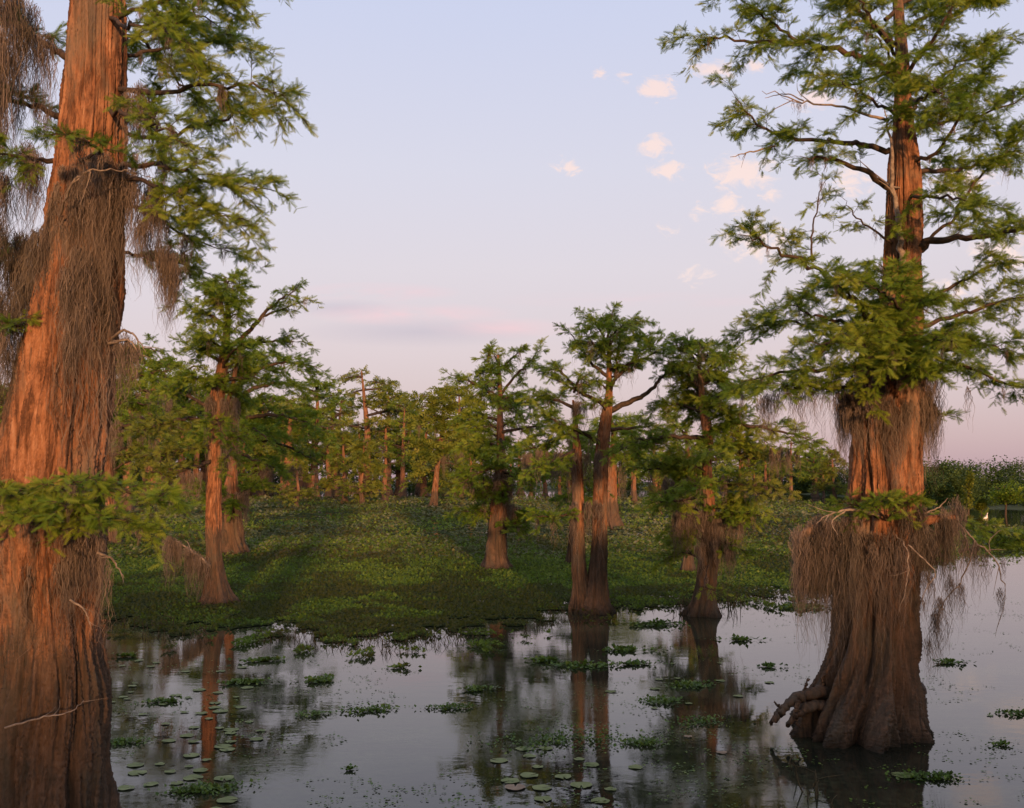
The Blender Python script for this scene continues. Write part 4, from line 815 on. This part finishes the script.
padgroup(10, 130, 690, 18, 14, .5, .9, 'small lily pad in the pale water close to the massive left trunk', 'lily pads beside the left trunk')
pad(903, 776, 1.3, 'single green lily pad on the dark reflection right of the buttressed foot'); pad(722, 753, .7, 'small lone pinkish brown leaf floating in the bushy cypress reflection', old=True); pad(515, 788, 1.2, 'faded brown lily pad left of the green ones at the bottom centre', old=True)
pad(990, 716, .5, 'tiny lone lily pad on open water between trunk foot and right edge'); pad(688, 737, .6, 'small brown faded pad left of the pinkish leaf', old=True)

def clump(px, py, wpx, n, label, tall=.07, dpx=None, leafsz=.065):
    """drifting raft of small rosettes"""
    c = G(px, py); s = c[1] / F; W = wpx * s; Dp = W * R.uniform(.45, .8) if dpx is None else dpx
    big = tall > .2; n = int(n * (1 if big else 1.7)); N = n * 4; n = int(n * R.uniform(.6, 1.6)); N = n * 4; W *= R.uniform(.7, 1.3)
    x = R.normal(0, W * .30, N); y = R.normal(0, Dp * .30, N) + .15 * x; k = vfbm(x * 6 + c[0] * 3, y * 6 + c[1] * 3) > .43; x = x[k][:n]; y = y[k][:n]; n = len(x)
    b = np.stack([x, y, .004 + R.random(n) ** 2 * tall * (.8 if big else .45)], 1)
    m = MB(); leaves(m, b, R.uniform(0, 6.28, n), np.abs(R.normal(.38, .35, n)), leafsz * (1 if big else .68) * R.uniform(.6, 1.3, n), np.clip(R.normal(.45, .2, n), 0, 1), 1.15); o = m.build('floating_plant_clump', M_HYA, None, False); o.location = (c[0], c[1], 0); tag(o, label, 'floating plants', 'loose rafts of floating plants on the open water')
CL = [(369, 710, 36, 260, 'dense leafy raft on the bright water right of the slim cypress reflection'), (318, 681, 34, 120, 'thin dark raft just above and right of the left lily pads'), (262, 661, 26, 110, 'small raft right of the slim cypress reflection near the mat edge'), (245, 683, 40, 130, 'broken raft crossing the slim cypress reflection'),
      (124, 743, 34, 260, 'dark raft drifting against the massive left trunk'), (205, 790, 60, 420, 'large leafy raft at the bottom edge by the left lily pads'), (165, 702, 34, 90, 'scattered raft left of the slim cypress reflection'), (128, 657, 14, 50, 'tiny raft right of the left trunk near the mat edge'), (312, 715, 30, 110, 'sparse raft between lily pads and the dense leafy raft'),
      (545, 661, 30, 130, 'raft right of centre under the twin trunked cypress foot'), (585, 666, 50, 170, 'long thin raft between twin trunk and bushy reflections'), (632, 664, 30, 150, 'compact raft left of the bushy cypress reflection'), (690, 686, 44, 240, 'bright leafy raft on the bushy cypress reflection'), (630, 650, 40, 130, 'narrow raft just below the water gap right of the twin trunked foot'),
      (450, 708, 36, 130, 'short raft above the bottom centre reflections'), (560, 740, 90, 560, 'widest leafy raft lying across the twin trunk reflection'), (740, 640, 26, 90, 'small raft in bright water right of the bushy cypress foot'), (770, 667, 22, 80, 'little raft between bushy reflection and the right hand roots'), (660, 702, 40, 120, 'scattered raft left part of the bushy reflection'),
      (800, 608, 46, 170, 'thin raft left behind the right hand moss curtain'), (952, 663, 22, 90, 'small dark raft on calm water right of the buttressed trunk'), (1018, 714, 30, 120, 'raft touching the right edge of the picture'), (930, 778, 44, 170, 'raft of leaves beside the single lily pad at the bottom right'), (1000, 745, 20, 50, 'faint small raft above the pink cloud reflection'),
      (480, 690, 26, 80, 'few leaves afloat between the two middle reflections'), (700, 722, 60, 180, 'thin raft low on the bushy cypress reflection'), (400, 668, 16, 40, 'tiny raft alone on the pale water left of centre'), (640, 744, 50, 160, 'raft right of the widest leafy one'), (350, 770, 14, 30, 'speck of floating leaves on the pale water at the bottom'), (655, 625, 50, 170, 'raft in front of the gap between twin trunked and bushy cypress'), (510, 600, 20, 60, 'slightly raised dark tuft on the mat below the lone stout cypress'),
      (995, 548, 70, 900, 'bright green raft of taller plants by the right edge below the far shore')]
for i, (px, py, w, n, lab) in enumerate(CL):
    clump(px, py, w, n, lab, tall=.07 if i < len(CL) - 1 else .35, leafsz=(.06 + .0016 * max(0, 720 - py) * .5) if i < len(CL) - 1 else .28)
mb = MB(); n = 60000; y = 8.5 * (30 / 8.5) ** R.random(n); x = R.uniform(-.55, .55, n) * y
k = (vfbm(x * .7 + 11, y * .8) > .53) & (vfbm(x * 3.1, y * 3.7 + 5) > .50) & (R.random(n) < np.interp(y, [9, 16, 26], [.45, .8, 1])); x = x[k]; y = y[k]; n = len(x)
leaves(mb, np.stack([x, y, R.uniform(.003, .010, n)], 1), R.uniform(0, 6.28, n), np.abs(R.normal(.06, .10, n)), R.uniform(.010, .045, n), np.clip(R.normal(.45, .25, n), 0, 1), 1.2)
tag(mb.build('floating_specks', M_HYA, None, False), 'sprinkled tiny leaves and scum drifting over the open water', 'floating plants', kind='stuff')
# thin upright stalks standing in the water
def stalks(px, py, w, n, hpx, label):
    c = G(px, py); s = c[1] / F; root = MB()
    for k in range(n):
        x = R.normal(0, w * s / 2); y = R.normal(0, .4); h = hpx * s * R.uniform(.4, 1); tube(root, smooth_path([[x, y, -.05], [x + R.normal(0, .04), y, h * .6], [x + R.normal(0, .12), y + R.normal(0, .05), h]], 5), np.linspace(.010, .004, 5), 4)
    o = root.build('reed_tuft', M_STEM); o.location = (c[0], c[1], 0); tag(o, label, 'reeds', 'dead reed tufts standing in the water')
for a in [(684, 612, 14, 26, 22, 'reddish dead reed tuft just left of the bushy cypress foot'), (730, 608, 16, 18, 18, 'thin dead reed tuft right of the bushy cypress foot'), (232, 604, 8, 10, 10, 'short dead reed tuft at the foot of the slim orange trunk'), (150, 628, 30, 20, 12, 'dead reed tuft at the mat edge beside the massive left trunk'), (808, 790, 14, 9, 30, 'dead reed tuft at the bottom edge left of the buttressed trunk reflection')]: stalks(*a)

# ------------------------------------------------------------------ sky
W = bpy.data.worlds.new('World'); scene.world = W; W.use_nodes = True; nt = W.node_tree; nt.nodes.clear(); L = nt.links
SUN_EL, SUN_AZ = radians(4.5), radians(172)
tc = nd(nt, 'ShaderNodeTexCoord').outputs['Generated']; sep = nd(nt, 'ShaderNodeSeparateXYZ'); L.new(tc, sep.inputs[0]); X_, Y_, Z_ = sep.outputs
grad = ramp(nt, [(.0, srgb(176, 150, 166)), (.055, srgb(193, 168, 182)), (.12, srgb(208, 187, 198)), (.20, srgb(213, 200, 210)), (.29, srgb(210, 205, 220)), (.42, srgb(200, 203, 228)), (.75, srgb(192, 196, 218)), (1, srgb(186, 190, 215))], Z_)
warm = ramp(nt, [(.0, srgb(215, 165, 130)), (.15, srgb(212, 184, 165)), (.45, srgb(195, 192, 205)), (1, srgb(186, 190, 215))], Z_)
front = math_(nt, 'MULTIPLY_ADD', Y_, .5); front.node.inputs[2].default_value = .5
base = mixc(nt, ramp(nt, [(.25, (0, 0, 0)), (.7, (1, 1, 1))], front), warm, grad)
yc = math_(nt, 'MAXIMUM', Y_, .05); U = math_(nt, 'DIVIDE', X_, yc); V = math_(nt, 'DIVIDE', Z_, yc)
cv = nd(nt, 'ShaderNodeCombineXYZ'); L.new(U, cv.inputs[0]); L.new(V, cv.inputs[1]); cvo = cv.outputs[0]
cn = noise(nt, 55, mapping(nt, cvo, (1, 1.5, 1)), 6, .62, .6); cn2 = noise(nt, 9, mapping(nt, cvo, (.5, 2.2, 1)), 5, .6, .4)
def cloudmask(lst):
    acc = None
    for px, py, sx, sy, st in lst:
        if sx < 50: sx *= 1.25; sy *= 1.3; st *= 1.15
        d = ray(px, py); c = (d[0] / d[1], d[2] / d[1], 0)
        a = nd(nt, 'ShaderNodeVectorMath', operation='SUBTRACT'); L.new(cvo, a.inputs[0]); a.inputs[1].default_value = c
        b = nd(nt, 'ShaderNodeVectorMath', operation='MULTIPLY'); L.new(a.outputs[0], b.inputs[0]); b.inputs[1].default_value = (F / sx, F / sy, 0)
        l = nd(nt, 'ShaderNodeVectorMath', operation='LENGTH'); L.new(b.outputs[0], l.inputs[0])
        m = math_(nt, 'MULTIPLY', math_(nt, 'SUBTRACT', 1.0, l.outputs['Value'], True), st)
        acc = m if acc is None else math_(nt, 'MAXIMUM', acc, m)
    return acc
puffs = [(658, 88, 22, 15, 1), (655, 146, 20, 14, .8), (668, 170, 24, 13, .9), (566, 167, 20, 11, .7), (600, 73, 14, 8, .6), (622, 77, 12, 8, .6), (712, 72, 34, 13, .8), (752, 66, 20, 10, .7), (742, 173, 38, 20, 1), (727, 205, 18, 16, .9), (700, 210, 12, 12, .6), (668, 230, 14, 11, .5), (812, 98, 30, 16, .9), (768, 190, 18, 12, .7), (755, 242, 42, 24, .9), (960, 182, 44, 22, 1), (1005, 255, 36, 20, .9), (850, 180, 30, 18, .8), (690, 275, 30, 14, .4), (960, 290, 40, 14, .6)]
m1 = cloudmask(puffs)
k1 = math_(nt, 'ADD', m1, math_(nt, 'MULTIPLY', math_(nt, 'SUBTRACT', cn, .5), 2.6)); k1 = math_(nt, 'MULTIPLY', ramp(nt, [(.22, (0, 0, 0)), (.95, (1, 1, 1))], k1, 'EASE'), ramp(nt, [(.02, (0, 0, 0)), (.2, (1, 1, 1))], m1))
m2 = cloudmask([(375, 293, 90, 12, .8), (410, 314, 110, 13, .8), (500, 328, 90, 12, .6), (640, 300, 160, 10, .35)])
k2 = math_(nt, 'MULTIPLY', m2, ramp(nt, [(.42, (0, 0, 0)), (.60, (1, 1, 1))], cn2))
m3 = cloudmask([(420, 332, 130, 16, .7), (340, 308, 60, 10, .6)])
col = mixc(nt, math_(nt, 'MULTIPLY', m3, .6), base, srgb(165, 152, 180))
col = mixc(nt, math_(nt, 'MULTIPLY', k2, 1.2, True), col, srgb(236, 188, 198))
col = mixc(nt, math_(nt, 'MULTIPLY', k1, .85), col, srgb(250, 218, 208))
sky = nd(nt, 'ShaderNodeTexSky', sky_type='NISHITA'); sky.sun_disc = False; sky.sun_elevation = SUN_EL; sky.sun_rotation = SUN_AZ; sky.air_density = 1.0; sky.dust_density = 1.2
b1 = nd(nt, 'ShaderNodeBackground'); L.new(sky.outputs[0], b1.inputs[0]); b1.inputs[1].default_value = .04
b2 = nd(nt, 'ShaderNodeBackground'); L.new(col, b2.inputs[0]); b2.inputs[1].default_value = .88
ad = nd(nt, 'ShaderNodeAddShader'); L.new(b1.outputs[0], ad.inputs[0]); L.new(b2.outputs[0], ad.inputs[1])
wo = nd(nt, 'ShaderNodeOutputWorld'); L.new(ad.outputs[0], wo.inputs[0])

sl = bpy.data.lights.new('sun', 'SUN'); sl.energy = 5.0; sl.angle = radians(1.6); sl.color = (1.0, .51, .23)
so = bpy.data.objects.new('sun', sl); COL.objects.link(so)
sd_ = Vector((sin(SUN_AZ) * cos(SUN_EL), cos(SUN_AZ) * cos(SUN_EL), sin(SUN_EL))); so.rotation_euler = sd_.to_track_quat('Z', 'Y').to_euler(); so.location = (0, -20, 30)

cam = bpy.data.cameras.new('camera'); co = bpy.data.objects.new('camera', cam); COL.objects.link(co)
co.location = (0, 0, H0); co.rotation_euler = (radians(90) + PITCH, 0, 0); cam.sensor_width = 36; cam.lens = 36 * F / 1024; cam.clip_end = 8000; cam.clip_start = .05
scene.camera = co
scene.view_settings.view_transform = 'Standard'; scene.view_settings.look = 'None'; scene.view_settings.exposure = .15; scene.view_settings.gamma = 1; scene.view_settings.use_curve_mapping = False
scene.render.engine = 'CYCLES'; cy = scene.cycles; cy.use_denoising = True; cy.max_bounces = 5; cy.diffuse_bounces = 2; cy.glossy_bounces = 2; cy.transmission_bounces = 3; cy.transparent_max_bounces = 4; cy.use_adaptive_sampling = True; cy.adaptive_threshold = .02
try: cy.denoiser = 'OPENIMAGEDENOISE'
except Exception: pass
print('LEAF TRIS', COUNT, 'objects', len(bpy.data.objects))
